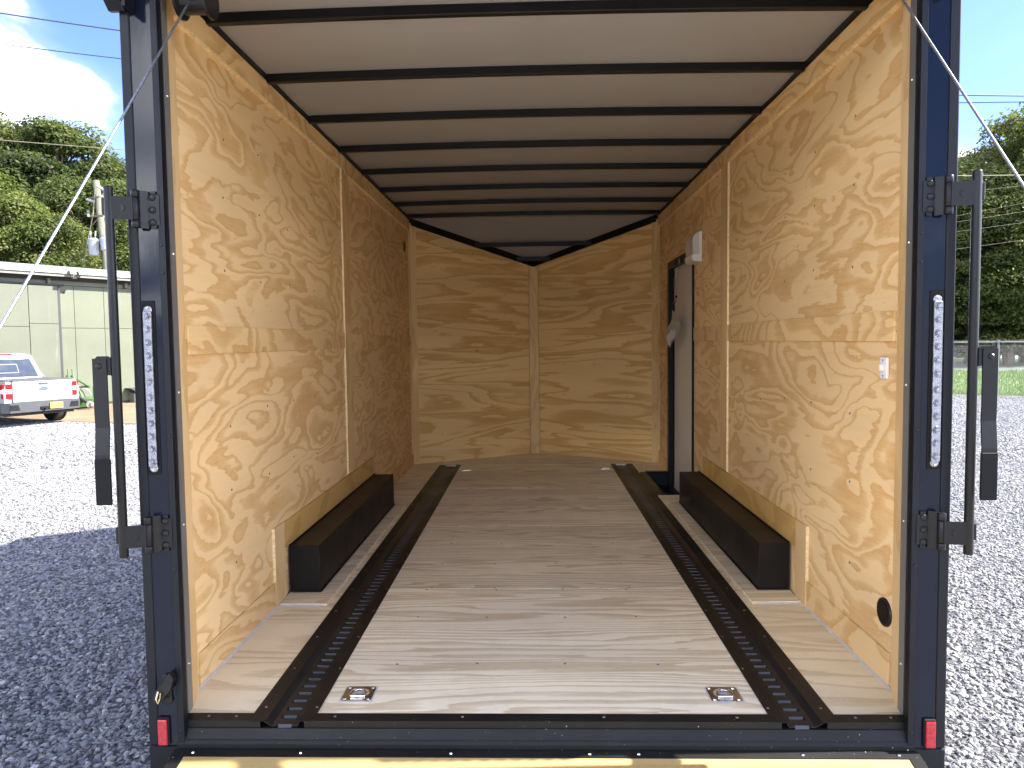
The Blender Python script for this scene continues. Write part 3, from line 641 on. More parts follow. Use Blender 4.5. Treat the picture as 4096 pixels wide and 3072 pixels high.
# --- cam bars swung open on their hinges
def cam_bar(s):
    hx = 1.200; bx = 1.268; yb = -0.120
    b = BM(); tube(b, [(s * bx, yb, 0.555), (s * bx, yb, 0.558), (s * bx, yb, 1.670), (s * bx, yb, 1.673)], lambda t: 0.0134 if 0.001 < t < 0.999 else 0.0128, 16)
    bar = part('cam_bar', b, 'black_hinge', smooth=True)
    for zc in (0.618, 1.610):
        b = BM(); b2 = bmesh.new(); box(b2, -0.019, 0.019, -0.0055, 0.0, -0.056, 0.056, 0.0, 1)
        bmesh.ops.bevel(b2, geom=[e for e in b2.edges if abs((e.verts[0].co - e.verts[1].co).y) > 0.004], offset=0.011, segments=4, affect='EDGES')
        merge(b, b2, Matrix.Translation((s * 1.158, YP - 0.0002, zc))); hp = part('hinge_plate', b, 'black_hinge', bar)
        b = BM(); prism(b, [(s * 1.172, YP - 0.006), (s * 1.188, YP - 0.022), (s * 1.204, YP - 0.028), (s * 1.204, YP - 0.022), (s * 1.190, YP - 0.016), (s * 1.176, YP - 0.0002)], zc - 0.056, zc + 0.056, 'z'); part('hinge_leaf', b, 'black_hinge', bar)
        for za, zb in ((-0.056, -0.0345), (-0.033, 0.033), (0.0345, 0.056)):
            b = BM(); lathe(b, [(0.0105, za), (0.0118, za + .0015), (0.0118, zb - .0015), (0.0105, zb)], (s * hx, YP - 0.030, zc), 'z', 16); part('hinge_knuckle', b, 'black_hinge', bar, True)
        for k in (-1, 0, 1): pinst('bolt', BOLT, (s * (1.160), YP - 0.0055, zc + k * 0.0375), bar, (math.pi / 2, 0, 0), (1.05, 1.05, 1.05))
        b = BM(); prism(b, [(s * hx, YP - 0.044), (s * hx, YP - 0.039), (s * bx, yb - 0.004), (s * bx, yb - 0.010)], zc - 0.034, zc + 0.034, 'z'); part('hinge_strap', b, 'black_hinge', bar)
        b = BM(); lathe(b, [(0.018, -0.0), (0.016, -0.003), (0.013, -0.003), (0.0125, -0.006), (0.011, -0.007), (0.001, -0.0072)], (s * 1.233, YP - 0.0445, zc), 'y', 20); part('strap_boss', b, 'black_hinge', bar)
        b = BM(); sbox(b, s, bx + 0.008, bx + 0.021, yb - 0.006, yb + 0.006, zc - 0.02, zc + 0.03, 0.002); part('cam_lug', b, 'black_hinge', bar)
    # hanging handle: flat bar with a joggle
    b = BM(); prism(b, [(s * (bx + 0.010), 1.112), (s * (bx + 0.010), 1.165), (s * (bx + 0.018), 1.170), (s * (bx + 0.050), 1.170), (s * (bx + 0.060), 1.160), (s * (bx + 0.062), 1.135), (s * (bx + 0.050), 1.116)], yb - 0.012, yb - 0.007, 'y'); part('handle_bracket', b, 'black_hinge', bar)
    b = BM(); xh = bx + 0.042; secs = []
    for z_, dxx, dyy, hw in ((1.163, 0.0, 0.0, 0.0215), (1.0, 0.0, 0.0, 0.0215), (0.955, -0.001, 0.0, 0.0215), (0.875, -0.006, -0.016, 0.0215), (0.868, -0.006, -0.0165, 0.0218), (0.725, -0.0065, -0.0165, 0.0218)):
        secs.append([b.verts.new((s * (xh + dxx + a * hw), yb - 0.013 + dyy + c * 0.0025, z_)) for a, c in ((-1, -1), (1, -1), (1, 1), (-1, 1))])
    for a, c in zip(secs, secs[1:]):
        for k in range(4): b.faces.new((a[k], a[(k + 1) % 4], c[(k + 1) % 4], c[k]))
    b.faces.new(secs[0]); b.faces.new(secs[-1][::-1]); part('handle', b, 'black_hinge', bar)
    b = BM(); sbox(b, s, xh - 0.006 - 0.0235, xh - 0.006 + 0.0235, yb - 0.0345, yb - 0.0245, 0.723, 0.862, 0.002); part('handle_grip', b, 'rubber', bar)
    pinst('bolt', BOLT, (s * (xh + 0.002), yb - 0.0155, 1.140), bar, (math.pi / 2, 0, 0), (.85, .85, .85))
for s in (-1, 1): cam_bar(s)
# small black catch on the left post
b = BM(); lathe(b, [(0.014, -0.001), (0.014, -0.008), (0.011, -0.010), (0.001, -0.010)], (-1.175, YP, 0.155), 'y', 18); lathe(b, [(0.014, -0.001), (0.014, -0.008), (0.011, -0.010), (0.001, -0.010)], (-1.172, YP, 0.085), 'y', 18); box(b, -1.184, -1.160, YP - .008, YP - .001, 0.085, 0.155, 0.002)
ct = part('catch_plate', b, 'black_hinge')
b = BM(); prism(b, [(-1.152, 0.185), (-1.140, 0.165), (-1.150, 0.130), (-1.192, 0.085), (-1.206, 0.095), (-1.206, 0.118), (-1.175, 0.150)], YP - 0.034, YP - 0.010, 'y'); part('catch_lever', b, 'bolt_black', ct)
b = BM(); tube(b, [(-1.186, YP - 0.038, 0.128), (-1.192, YP - 0.042, 0.105), (-1.188, YP - 0.040, 0.090), (-1.182, YP - 0.038, 0.105), (-1.178, YP - 0.040, 0.125)], 0.003, 6); part('catch_ring', b, 'zinc', ct)

# --- ramp door lying open towards the viewer
RA = math.atan2(-GZ - 0.072 - 0.052, 2.40)
ry0, rz0 = -0.082, -0.072
def rp(x, t, h): return (x, ry0 - t * math.cos(RA) + h * -math.sin(RA) * 0, rz0 - t * math.sin(RA) + h)
def ramp_slab(nm, x0, x1, t0, t1, h0, h1, mat, parent=None):
    b = BM(); P = [b.verts.new(rp(x, t, h)) for h in (h0, h1) for t in (t0, t1) for x in (x0, x1)]
    for f in ((0, 1, 3, 2), (4, 5, 7, 6), (0, 1, 5, 4), (2, 3, 7, 6), (0, 2, 6, 4), (1, 3, 7, 5)): b.faces.new([P[k] for k in f])
    return part(nm, b, mat, parent)
rd = ramp_slab('ramp_door', -1.155, 1.155, 0.0, 2.42, -0.05, -0.012, 'black_frame')
ramp_slab('ramp_panel', -1.115, 1.115, 0.027, 2.38, -0.0118, -0.002, 'ramp_ply', rd)
ramp_slab('ramp_edging', -1.155, 1.155, -0.002, 0.026, -0.0116, 0.0, 'black_steel', rd)
for s in (-1, 1): ramp_slab('ramp_edging', s * 1.155, s * 1.116, 0.0265, 2.42, -0.0116, 0.0, 'black_steel', rd)
for x in (-1.09, -0.75, -0.28, 0.15, 0.3, 0.8, 1.09): pinst('bolt', RIVET, rp(x, 0.012, 0.0), rd)
hb = BM(); tube(hb, [(-1.12, -0.080, -0.088), (1.12, -0.080, -0.088)], 0.007, 8); part('ramp_hinge', hb, 'black_steel')
# cables from drum to the ramp's free end
for s in (-1, 1):
    a = Vector((s * 1.045, -0.012, 2.262 if s < 0 else 2.285)); e = Vector(rp(s * 1.205, 2.36, 0.012))
    b = BM(); n = 40; pts = []
    for i in range(n + 1): pts.append(a.lerp(e, i / n) - Vector((0, 0, 0.02 * math.sin(math.pi * i / n))))
    tube(b, pts, 0.0032, 8); part('ramp_cable', b, 'steel_rope', rd, True)

for s in (-1, 1):
    e = rp(s * 1.155, 2.36, 0.0); part('cable_lug', box(BM(), min(s * 1.15, s * 1.215), max(s * 1.15, s * 1.215), e[1] - 0.02, e[1] + 0.02, e[2] - 0.02, e[2] + 0.02, 0.004), 'black_frame', rd)

# --- outside shell, frame, wheels (they cast the shadow and close the box)
for s in (-1, 1):
    part('outer_wall', sbox(BM(), s, 1.242, 1.262, 0.205, L0 + 0.05, -0.12, 2.50), 'shell_black')
    part('outer_nose', prism(BM(), [(s * 1.245, L0 + 0.052), (s * 1.26, L0 + 0.052), (0.0, AP + 0.16), (0.0, AP + 0.12)], -0.12, 2.42, 'z'), 'shell_black')
part('roof_skin', prism(BM(), [(-1.262, YP), (1.262, YP), (1.262, L0 + .1), (0, AP + .16), (-1.262, L0 + .1)], 2.505, 2.525, 'z'), 'shell_black')
part('under_frame', prism(BM(), [(-1.15, 0.0), (1.15, 0.0), (1.15, 3.30), (0.94, 3.30), (0.94, 4.4), (1.15, 4.4), (1.15, L0), (0, AP), (-1.15, L0)], -0.20, -0.14, 'z'), 'black_frame')
def wheel_mesh(r, w, rimr, prefix):
    b = BM(); lathe(b, [(rimr, -w / 2), (r * 0.93, -w / 2), (r, -w * 0.32), (r, w * 0.32), (r * 0.93, w / 2), (rimr, w / 2)], axis='x', seg=28)
    return b
for s in (-1, 1):
    for yw in (1.70, 2.52):
        wb_ = part('wheel', wheel_mesh(0.33, 0.17, 0.19, ''), 'tyre', smooth=False); wb_.location = (s * 1.145, yw, 0.33)
        b = BM(); lathe(b, [(0.02, -0.06), (0.12, -0.05), (0.185, -0.08), (0.188, 0.0), (0.02, 0.0)], axis='x', seg=24); r_ = part('rim', b, 'rim', wb_)

# --- document bag hanging on the cable tie: its own thing
bag = empty('document_bag', (1.118, 3.80, 1.155), 'clear plastic bag of folded papers hanging by the grey side door', 'bag')
def bagpt(u, v, off=0.0):  # u 0..1 across, v 0..1 down; diamond hanging by a corner
    return Vector((0.016 - off + 0.02 * math.sin(3 * u + 2 * v), (u - v) * 0.27, 0.285 - (u * 0.165 + v * 0.150) + 0.004 * math.sin(9 * u)))
b = BM(); n = 10; g = [[b.verts.new(bagpt(i / n, j / n)) for j in range(n + 1)] for i in range(n + 1)]
for i in range(n):
    for j in range(n): b.faces.new((g[i][j], g[i + 1][j], g[i + 1][j + 1], g[i][j + 1]))
g2 = [[b.verts.new(bagpt(i / n, j / n, 0.007)) for j in range(n + 1)] for i in range(n + 1)]
for i in range(n):
    for j in range(n): b.faces.new((g2[i][j], g2[i + 1][j], g2[i + 1][j + 1], g2[i][j + 1]))
obj('bag_film', b, 'bag_film', bag, True)
def sheet(u0, u1, v0, v1, off):
    b = BM(); q = [b.verts.new(bagpt(u, v, off + d)) for d in (0.0, 0.0012) for u, v in ((u0, v0), (u1, v0), (u1, v1), (u0, v1))]
    for f in ((0, 1, 2, 3), (4, 5, 6, 7), (0, 1, 5, 4), (1, 2, 6, 5), (2, 3, 7, 6), (3, 0, 4, 7)): b.faces.new([q[k] for k in f])
    obj('paper', b, 'paper_white', bag)
sheet(0.35, 0.94, 0.62, 0.97, 0.0095); sheet(0.52, 0.97, 0.42, 0.9, 0.0115)

# ================================================================== SETTING: ground, dirt, lawn, road
def ground_mats():
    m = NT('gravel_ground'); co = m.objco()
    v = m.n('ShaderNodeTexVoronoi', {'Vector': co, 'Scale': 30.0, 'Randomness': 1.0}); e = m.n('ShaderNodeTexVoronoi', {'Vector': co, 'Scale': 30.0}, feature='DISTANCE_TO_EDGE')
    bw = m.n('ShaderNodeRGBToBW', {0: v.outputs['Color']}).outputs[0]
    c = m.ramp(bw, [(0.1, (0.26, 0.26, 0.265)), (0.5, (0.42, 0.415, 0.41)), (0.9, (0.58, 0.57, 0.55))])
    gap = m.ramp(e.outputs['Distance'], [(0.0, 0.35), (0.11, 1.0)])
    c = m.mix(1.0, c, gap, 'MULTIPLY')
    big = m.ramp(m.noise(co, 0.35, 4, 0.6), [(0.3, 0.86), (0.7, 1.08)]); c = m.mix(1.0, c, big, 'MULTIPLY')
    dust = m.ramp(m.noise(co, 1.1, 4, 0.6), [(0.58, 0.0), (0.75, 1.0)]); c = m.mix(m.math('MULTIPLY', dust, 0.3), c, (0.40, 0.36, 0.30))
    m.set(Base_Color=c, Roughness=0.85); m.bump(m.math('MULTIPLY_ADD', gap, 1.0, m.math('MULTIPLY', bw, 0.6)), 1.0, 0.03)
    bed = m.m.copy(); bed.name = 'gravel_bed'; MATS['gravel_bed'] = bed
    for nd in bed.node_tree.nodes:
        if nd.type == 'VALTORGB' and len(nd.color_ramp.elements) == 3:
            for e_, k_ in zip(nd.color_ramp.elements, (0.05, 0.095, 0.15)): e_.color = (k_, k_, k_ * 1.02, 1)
    m = NT('gravel_stone'); oi = m.n('ShaderNodeObjectInfo'); co = m.objco()
    c = m.ramp(oi.outputs['Random'], [(0.0, (0.09, 0.093, 0.10)), (0.25, (0.15, 0.152, 0.158)), (0.6, (0.21, 0.21, 0.212)), (0.88, (0.265, 0.263, 0.26)), (0.95, (0.30, 0.26, 0.215)), (1.0, (0.44, 0.43, 0.42))])
    c = m.mix(1.0, c, m.ramp(m.noise(co, 70, 4, 0.7), [(0.3, 0.72), (0.7, 1.12)]), 'MULTIPLY')
    m.set(Base_Color=c, Roughness=0.8)
    m = NT('dirt'); co = m.objco()
    c = m.ramp(m.noise(co, 0.9, 6, 0.65), [(0.3, (0.14, 0.088, 0.044)), (0.55, (0.185, 0.122, 0.068)), (0.75, (0.215, 0.16, 0.10))])
    m.set(Base_Color=c, Roughness=0.9); m.bump(m.noise(co, 9, 5), 0.5, 0.05)
    m = NT('lawn_soil'); co = m.objco()
    c = m.ramp(m.noise(co, 0.6, 6, 0.6), [(0.3, (0.06, 0.12, 0.015)), (0.6, (0.10, 0.175, 0.025)), (0.8, (0.15, 0.20, 0.04))])
    m.set(Base_Color=c, Roughness=0.9); m.bump(m.noise(co, 30, 4), 0.8, 0.05)
    m = NT('grass_blade'); co = m.objco()
    c = m.ramp(m.noise(co, 0.8, 5, 0.6), [(0.3, (0.075, 0.15, 0.015)), (0.55, (0.125, 0.215, 0.022)), (0.75, (0.20, 0.25, 0.045))]); m.set(Base_Color=c, Roughness=0.6)
    m = NT('asphalt'); co = m.objco()
    c = m.ramp(m.noise(co, 3, 6, 0.7), [(0.3, (0.08, 0.083, 0.09)), (0.7, (0.11, 0.113, 0.122))]); m.set(Base_Color=c, Roughness=0.8); m.bump(m.noise(co, 80, 3), 0.3, 0.01)
ground_mats()
def sheet_obj(name, poly, z, mat, cuts=0):
    b = BM(); f = b.faces.new([b.verts.new((p[0], p[1], z)) for p in poly]); return tag(obj(name, b, mat), None, None, None, 'structure')
def ragged(p0, p1, n, amp, seed):
    r = random.Random(seed); out = []
    p0, p1 = Vector(p0), Vector(p1); d = (p1 - p0); nn = Vector((-d.y, d.x)).normalized()
    for i in range(n + 1):
        t = i / n; q = p0.lerp(p1, t); a = amp * (noise.noise(Vector((t * 9, seed, 0))) * 1.2 + r.uniform(-.35, .35)); out.append((q.x + nn.x * a, q.y + nn.y * a))
    return out
b = BM(); N = 20
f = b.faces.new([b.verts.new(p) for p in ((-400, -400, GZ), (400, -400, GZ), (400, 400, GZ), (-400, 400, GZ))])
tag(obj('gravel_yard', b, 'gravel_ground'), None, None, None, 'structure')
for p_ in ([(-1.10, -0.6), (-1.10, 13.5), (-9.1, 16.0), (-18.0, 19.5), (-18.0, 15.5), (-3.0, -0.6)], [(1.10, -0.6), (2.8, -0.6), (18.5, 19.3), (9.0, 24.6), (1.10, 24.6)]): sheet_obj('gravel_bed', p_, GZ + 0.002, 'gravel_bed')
sheet_obj('dirt_strip', ragged((-27.5, 22.6), (-2.1, 12.43), 90, 0.22, 3) + [(8, 14), (8, 70), (-60, 70), (-60, 24)], GZ + 0.004, 'dirt')
FP = Vector((14.67, 21.49)); FD = Vector((0.88, -0.476)).normalized(); FN = Vector((0.476, 0.88))
fl = FP - FD * 16; frr = FP + FD * 22
sheet_obj('dirt_edge', ragged(fl - FN * 0.25, frr - FN * 0.05, 80, 0.10, 5) + [tuple(frr + FN), tuple(fl + FN)], GZ + 0.004, 'dirt')
lawn_poly = ragged(fl + FN * 0.12, frr + FN * 0.15, 80, 0.08, 8) + [tuple(frr + FN * 45), tuple(fl + FN * 45)]
sheet_obj('lawn', lawn_poly, GZ + 0.008, 'lawn_soil')
sheet_obj('road', [tuple(fl + FN * 19.5), tuple(frr + FN * 19.5), tuple(frr + FN * 26.5), tuple(fl + FN * 26.5)], GZ + 0.012, 'asphalt')

# grass on the lawn (uncountable)
def grass():
    r = random.Random(2); V = []; F = []
    for i in range(26000):
        t = r.uniform(-4.5, 9); d = 0.15 + 19 * r.random() ** 1.8; q = FP + FD * t + FN * d; hh = r.uniform(0.05, 0.13) * (1 + d * 0.02); a = r.random() * 6.28; w_ = 0.012 + 0.0012 * d
        dx_, dy_ = math.cos(a) * w_, math.sin(a) * w_; lx, ly = r.uniform(-.04, .04), r.uniform(-.04, .04); k = len(V)
        V += [(q.x - dx_, q.y - dy_, GZ + .006), (q.x + dx_, q.y + dy_, GZ + .006), (q.x + lx, q.y + ly, GZ + hh)]; F.append((k, k + 1, k + 2))
    m = bpy.data.meshes.new('grass'); m.from_pydata(V, [], F); m.materials.append(MATS['grass_blade'])
    o = bpy.data.objects.new('grass', m); COL.objects.link(o); tag(o, 'sunlit mown green grass beyond the chain link fence', 'grass', None, 'stuff')
grass()

# loose stones on both sides of the trailer (uncountable)
def gravel(polys, density, k_s, label):
    V = []; F = []
    def strip(pts):
        k = len(V); V.extend((x, y, GZ + 0.001) for x, y in pts); F.append(tuple(range(k, k + len(pts))))
    for p_ in polys: strip(p_)
    m = bpy.data.meshes.new('gravel'); m.from_pydata(V, [], F); o = bpy.data.objects.new('gravel', m); COL.objects.link(o)
    tag(o, label, 'gravel', None, 'stuff')
    ng = bpy.data.node_groups.new('gravel_scatter', 'GeometryNodeTree')
    ng.interface.new_socket('Geometry', in_out='INPUT', socket_type='NodeSocketGeometry'); ng.interface.new_socket('Geometry', in_out='OUTPUT', socket_type='NodeSocketGeometry')
    n = lambda t: ng.nodes.new(t); L = ng.links.new
    gi, go = n('NodeGroupInput'), n('NodeGroupOutput')
    dp = n('GeometryNodeDistributePointsOnFaces'); dp.inputs['Density'].default_value = density; L(gi.outputs[0], dp.inputs['Mesh'])
    jg = n('GeometryNodeJoinGeometry')
    for k in range(4):
        ico = n('GeometryNodeMeshIcoSphere'); ico.inputs['Radius'].default_value = 1.0; ico.inputs['Subdivisions'].default_value = 2
        pos = n('GeometryNodeInputPosition'); vo = n('ShaderNodeTexVoronoi'); vo.inputs['Scale'].default_value = 0.95; add = n('ShaderNodeVectorMath'); add.operation = 'ADD'; add.inputs[1].default_value = (k * 3.7, k * 1.3, k * 5.1)
        L(pos.outputs[0], add.inputs[0]); L(add.outputs[0], vo.inputs['Vector'])
        ma = n('ShaderNodeMath'); ma.operation = 'MULTIPLY_ADD'; L(vo.outputs['Distance'], ma.inputs[0]); ma.inputs[1].default_value = -0.85; ma.inputs[2].default_value = 0.40
        sc_ = n('ShaderNodeVectorMath'); sc_.operation = 'SCALE'; L(pos.outputs[0], sc_.inputs[0]); L(ma.outputs[0], sc_.inputs['Scale'])
        sp = n('GeometryNodeSetPosition'); L(ico.outputs[0], sp.inputs['Geometry']); L(sc_.outputs[0], sp.inputs['Offset'])
        smt = n('GeometryNodeSetMaterial'); smt.inputs['Material'].default_value = MATS['gravel_stone']; L(sp.outputs[0], smt.inputs['Geometry'])
        g2 = n('GeometryNodeGeometryToInstance'); L(smt.outputs[0], g2.inputs[0]); L(g2.outputs[0], jg.inputs[0])
    ip = n('GeometryNodeInstanceOnPoints'); L(dp.outputs['Points'], ip.inputs['Points']); L(jg.outputs[0], ip.inputs['Instance']); ip.inputs['Pick Instance'].default_value = True
    ri = n('FunctionNodeRandomValue'); ri.data_type = 'INT'; ri.inputs['Min'].default_value = 0; ri.inputs['Max'].default_value = 3; L([s_ for s_ in ri.outputs if s_.type == 'INT'][0], ip.inputs['Instance Index'])
    rr = n('FunctionNodeRandomValue'); rr.data_type = 'FLOAT_VECTOR'; rr.inputs[0].default_value = (-0.6, -0.6, 0); rr.inputs[1].default_value = (0.6, 0.6, 6.28); L(rr.outputs[0], ip.inputs['Rotation'])
    rs = n('FunctionNodeRandomValue'); rs.data_type = 'FLOAT_VECTOR'; rs.inputs[0].default_value = (0.007 * k_s, 0.006 * k_s, 0.005 * k_s); rs.inputs[1].default_value = (0.025 * k_s, 0.020 * k_s, 0.015 * k_s); rs.inputs['Seed'].default_value = 5; L(rs.outputs[0], ip.inputs['Scale'])
    L(ip.outputs[0], go.inputs[0])
    md = o.modifiers.new('scatter', 'NODES'); md.node_group = ng
gravel([[(-1.10, -0.6), (-1.10, 9.0), (-8.9, 9.0), (-3.0, -0.6)], [(1.10, -0.6), (2.8, -0.6), (8.6, 9.0), (1.10, 9.0)]], 1500, 1.0, 'loose pale grey crushed stone gravel beside the trailer')
gravel([[(-1.10, 9.0), (-1.10, 12.2), (-9.1, 15.0), (-15.4, 17.5), (-15.4, 14.0), (-8.9, 9.0)], [(1.10, 9.0), (8.6, 9.0), (17.5, 19.8), (9.0, 24.4), (1.10, 24.4)]], 520, 1.4, 'pale grey gravel spreading to the fence and the shed')

# ================================================================== TREES
def leaf_mat(name, a, b_, c):
    m = NT(name); co = m.objco(); oi = m.n('ShaderNodeObjectInfo').outputs['Random']
    f = m.math('ADD', m.noise(co, 0.55, 3, 0.6), m.math('MULTIPLY_ADD', m.noise(co, 6.0, 2, 0.5), 0.5, m.math('MULTIPLY_ADD', oi, 0.16, -0.33)))
    col = m.ramp(f, [(0.28, a), (0.5, b_), (0.74, c)])
    m.set(Base_Color=col, Roughness=0.55, Specular_IOR_Level=0.18)
    tr = m.n('ShaderNodeBsdfTranslucent', {'Color': m.mix(1.0, col, (1.5, 1.6, 0.7), 'MULTIPLY')})
    mx = m.n('ShaderNodeMixShader', {0: 0.36}); m.l(m.b.outputs[0], mx.inputs[1]); m.l(tr.outputs[0], mx.inputs[2]); m.l(mx.outputs[0], m.out.inputs[0])
leaf_mat('leaf_dark', (0.018, 0.028, 0.009), (0.048, 0.064, 0.018), (0.105, 0.115, 0.038))
leaf_mat('leaf_mid', (0.028, 0.042, 0.012), (0.066, 0.085, 0.022), (0.135, 0.142, 0.042))
leaf_mat('leaf_bright', (0.028, 0.046, 0.010), (0.066, 0.092, 0.02), (0.122, 0.135, 0.04))
plain('bark', (0.11, 0.085, 0.062), 0.9, var=0.35, nscale=5, bump=0.4)
import numpy as np
def tree_meshes(seed, h, rx, clumps=84, per=420, leaf=0.095, base=0.18):
    g = np.random.default_rng(seed); r = random.Random(seed)
    V = []; F = []; cents = []
    for k in range(clumps):
        t = r.random() ** 0.8; z = h * (base + (0.97 - base) * t); prof = math.sin(math.pi * min(1, 0.16 + 0.80 * t)) ** 0.75
        a = r.random() * 6.283; rad = rx * prof * (0.45 + 0.55 * r.random() ** 0.5) * (0.8 + 0.35 * noise.noise(Vector((math.cos(a) * 1.3, math.sin(a) * 1.3, t * 3 + seed))))
        c = np.array((rad * math.cos(a), rad * math.sin(a), z)); cs = rx * r.uniform(0.20, 0.34); cents.append((c, cs))
        m_ = int(per * r.uniform(0.7, 1.3))
        d = g.normal(size=(m_, 3)); d /= np.linalg.norm(d, axis=1)[:, None]; d[:, 2] = np.where(d[:, 2] < -0.3, -d[:, 2], d[:, 2])
        p = c + d * (cs * g.uniform(0.35, 1.0, (m_, 1)) ** 0.6) * np.array((1.15, 1.15, 0.78))
        nrm = d * 0.7 + g.normal(size=(m_, 3)) * 0.5 + np.array((0, 0, 0.45)); nrm /= np.linalg.norm(nrm, axis=1)[:, None]
        u = np.cross(nrm, g.normal(size=(m_, 3))); u /= np.linalg.norm(u, axis=1)[:, None]; w = np.cross(nrm, u)
        s_ = (leaf * g.uniform(0.6, 1.25, (m_, 1)))
        q = np.stack((p - u * s_, p + w * s_ * 0.5, p + u * s_, p - w * s_ * 0.5), axis=1)
        V.append(q.reshape(-1, 3))
    V = np.concatenate(V); n = len(V) // 4; F = np.arange(n * 4).reshape(n, 4)
    me = bpy.data.meshes.new('crown'); me.from_pydata(V.tolist(), [], F.tolist())
    b = BM(); tr = [(0, 0, 0), (0.1 * rx * .3, 0, h * .2), (-.05 * rx, .04 * rx, h * .45), (0.04 * rx, 0.0, h * .7), (0, 0, h * .93)]
    tube(b, tr, lambda t: max(0.02, (0.026 * h) * (1 - t) ** 0.9 + 0.02), 9)
    for c, cs in cents[::3]:
        z0 = min(max(h * 0.12, c[2] - 0.35 * rx), h * 0.85); st = Vector((0, 0, z0)); e = Vector(c); mid = st.lerp(e, 0.5) + Vector((0, 0, 0.12 * rx))
        tube(b, [st, mid, e], 0.007 * h, 5, True, 0.002 * h)
    tm = bpy.data.meshes.new('trunk'); bmesh.ops.recalc_face_normals(b, faces=b.faces[:]); b.to_mesh(tm); b.free(); tm.materials.append(MATS['bark'])
    return me, tm
TREES = [tree_meshes(11, 10, 3.6), tree_meshes(23, 10, 4.2), tree_meshes(37, 10, 3.0), tree_meshes(41, 10, 3.8, base=0.06), tree_meshes(59, 10, 3.3)]
CROWN = {}
def tree(name, x, y, h, kind, mat, label, group, rz=0.0, wide=1.0, zoff=0.0):
    o = empty(name, (x, y, GZ + zoff), label, 'tree', group, rz); me, tm = TREES[kind]
    key = (kind, mat)
    if key not in CROWN:
        c = me.copy(); c.materials.append(MATS[mat]); CROWN[key] = c
    s_ = h / 10.0
    for nm, mm in (('trunk', tm), ('crown', CROWN[key])):
        p = bpy.data.objects.new(nm, mm); COL.objects.link(p); p.parent = o; p.scale = (s_ * wide, s_ * wide, s_)
    return o
def tpx(u, Y): q = pix(u, 1200, Y=Y); return q.x
GL, GR = 'trees behind the green shed', 'trees beyond the road'
hz = lambda u: 1349 + (2143 - u) * 0.0121
def th(u, v, Y, zoff=0.0): return pix(u, v, Y=Y).z - GZ - zoff
for i, (u, v, Y, kind, mat, wide, lab) in enumerate([
    (20, 520, 42, 1, 'leaf_mid', 1.0, 'tall rounded tree behind the left end of the green shed'),
    (262, 505, 40, 2, 'leaf_mid', 1.05, 'tall dark tree with a pointed top behind the utility pole'),
    (440, 640, 40, 0, 'leaf_dark', 1.0, 'dark leafy tree between the utility pole and the trailer'),
    (150, 640, 37, 4, 'leaf_dark', 1.1, 'dark dense tree low between two taller trees behind the shed'),
    (330, 730, 34, 3, 'leaf_dark', 1.05, 'dark bushy tree right behind the utility pole'),
    (-60, 690, 33, 3, 'leaf_bright', 1.1, 'bright yellow green tree over the shed roof edge'),
    (70, 800, 30, 3, 'leaf_bright', 1.0, 'short bright green tree leaning over the shed roof'),
    (210, 880, 30, 3, 'leaf_mid', 1.0, 'low bushy tree just above the shed roof'),
    (540, 760, 36, 1, 'leaf_mid', 1.0, 'green tree half hidden by the trailer post behind the shed'),
    (-180, 560, 41, 0, 'leaf_mid', 1.1, 'broad green tree beyond the far end of the shed'),
    (640, 720, 44, 2, 'leaf_dark', 1.1, 'dark tree hidden behind the trailer wall')]):
    tree('broadleaf_tree', tpx(u, Y), Y, th(u, v, Y), kind, mat, lab, GL, i * 1.3, wide)
for i, (u, v, Y, kind, mat, wide, lab) in enumerate([
    (3850, 640, 62, 2, 'leaf_mid', 1.0, 'distant pale green tree at the trailer edge beyond the road'),
    (3975, 585, 56, 0, 'leaf_mid', 0.9, 'sunlit green tree behind the fence post beyond the road'),
    (4110, 490, 50, 1, 'leaf_mid', 1.0, 'tall dark tree at the far side of the road'),
    (3900, 800, 47, 3, 'leaf_mid', 1.15, 'dark low tree leaning over the road edge'),
    (4040, 760, 46, 3, 'leaf_mid', 1.1, 'dense dark tree on the road edge under taller ones'),
    (3780, 760, 49, 4, 'leaf_dark', 1.2, 'dark tree hidden by the trailer side beyond the road'),
    (4190, 640, 47, 3, 'leaf_mid', 1.1, 'dark wide tree at the end of the chain link fence view'),
    (3660, 700, 55, 0, 'leaf_dark', 1.2, 'tall tree out of sight behind the trailer side'),
    (4280, 420, 54, 1, 'leaf_dark', 1.1, 'tall tree beside the road past the fence corner')]):
    tree('broadleaf_tree', tpx(u, Y), Y, th(u, v, Y), kind, mat, lab, GR, i * 2.1 + .4, wide)

for i, u in enumerate(range(3560, 4420, 62)):
    Y = 47.5 + (i % 3) * 1.4
    tree('roadside_shrub', tpx(u, Y), Y, 4.2 + 1.3 * ((i * 7) % 5) / 4, 3, 'leaf_dark', 'dark leafy shrub at the foot of the trees beyond the road', 'shrubs along the far road edge', i * .9, 1.25)['category'] = 'shrub'

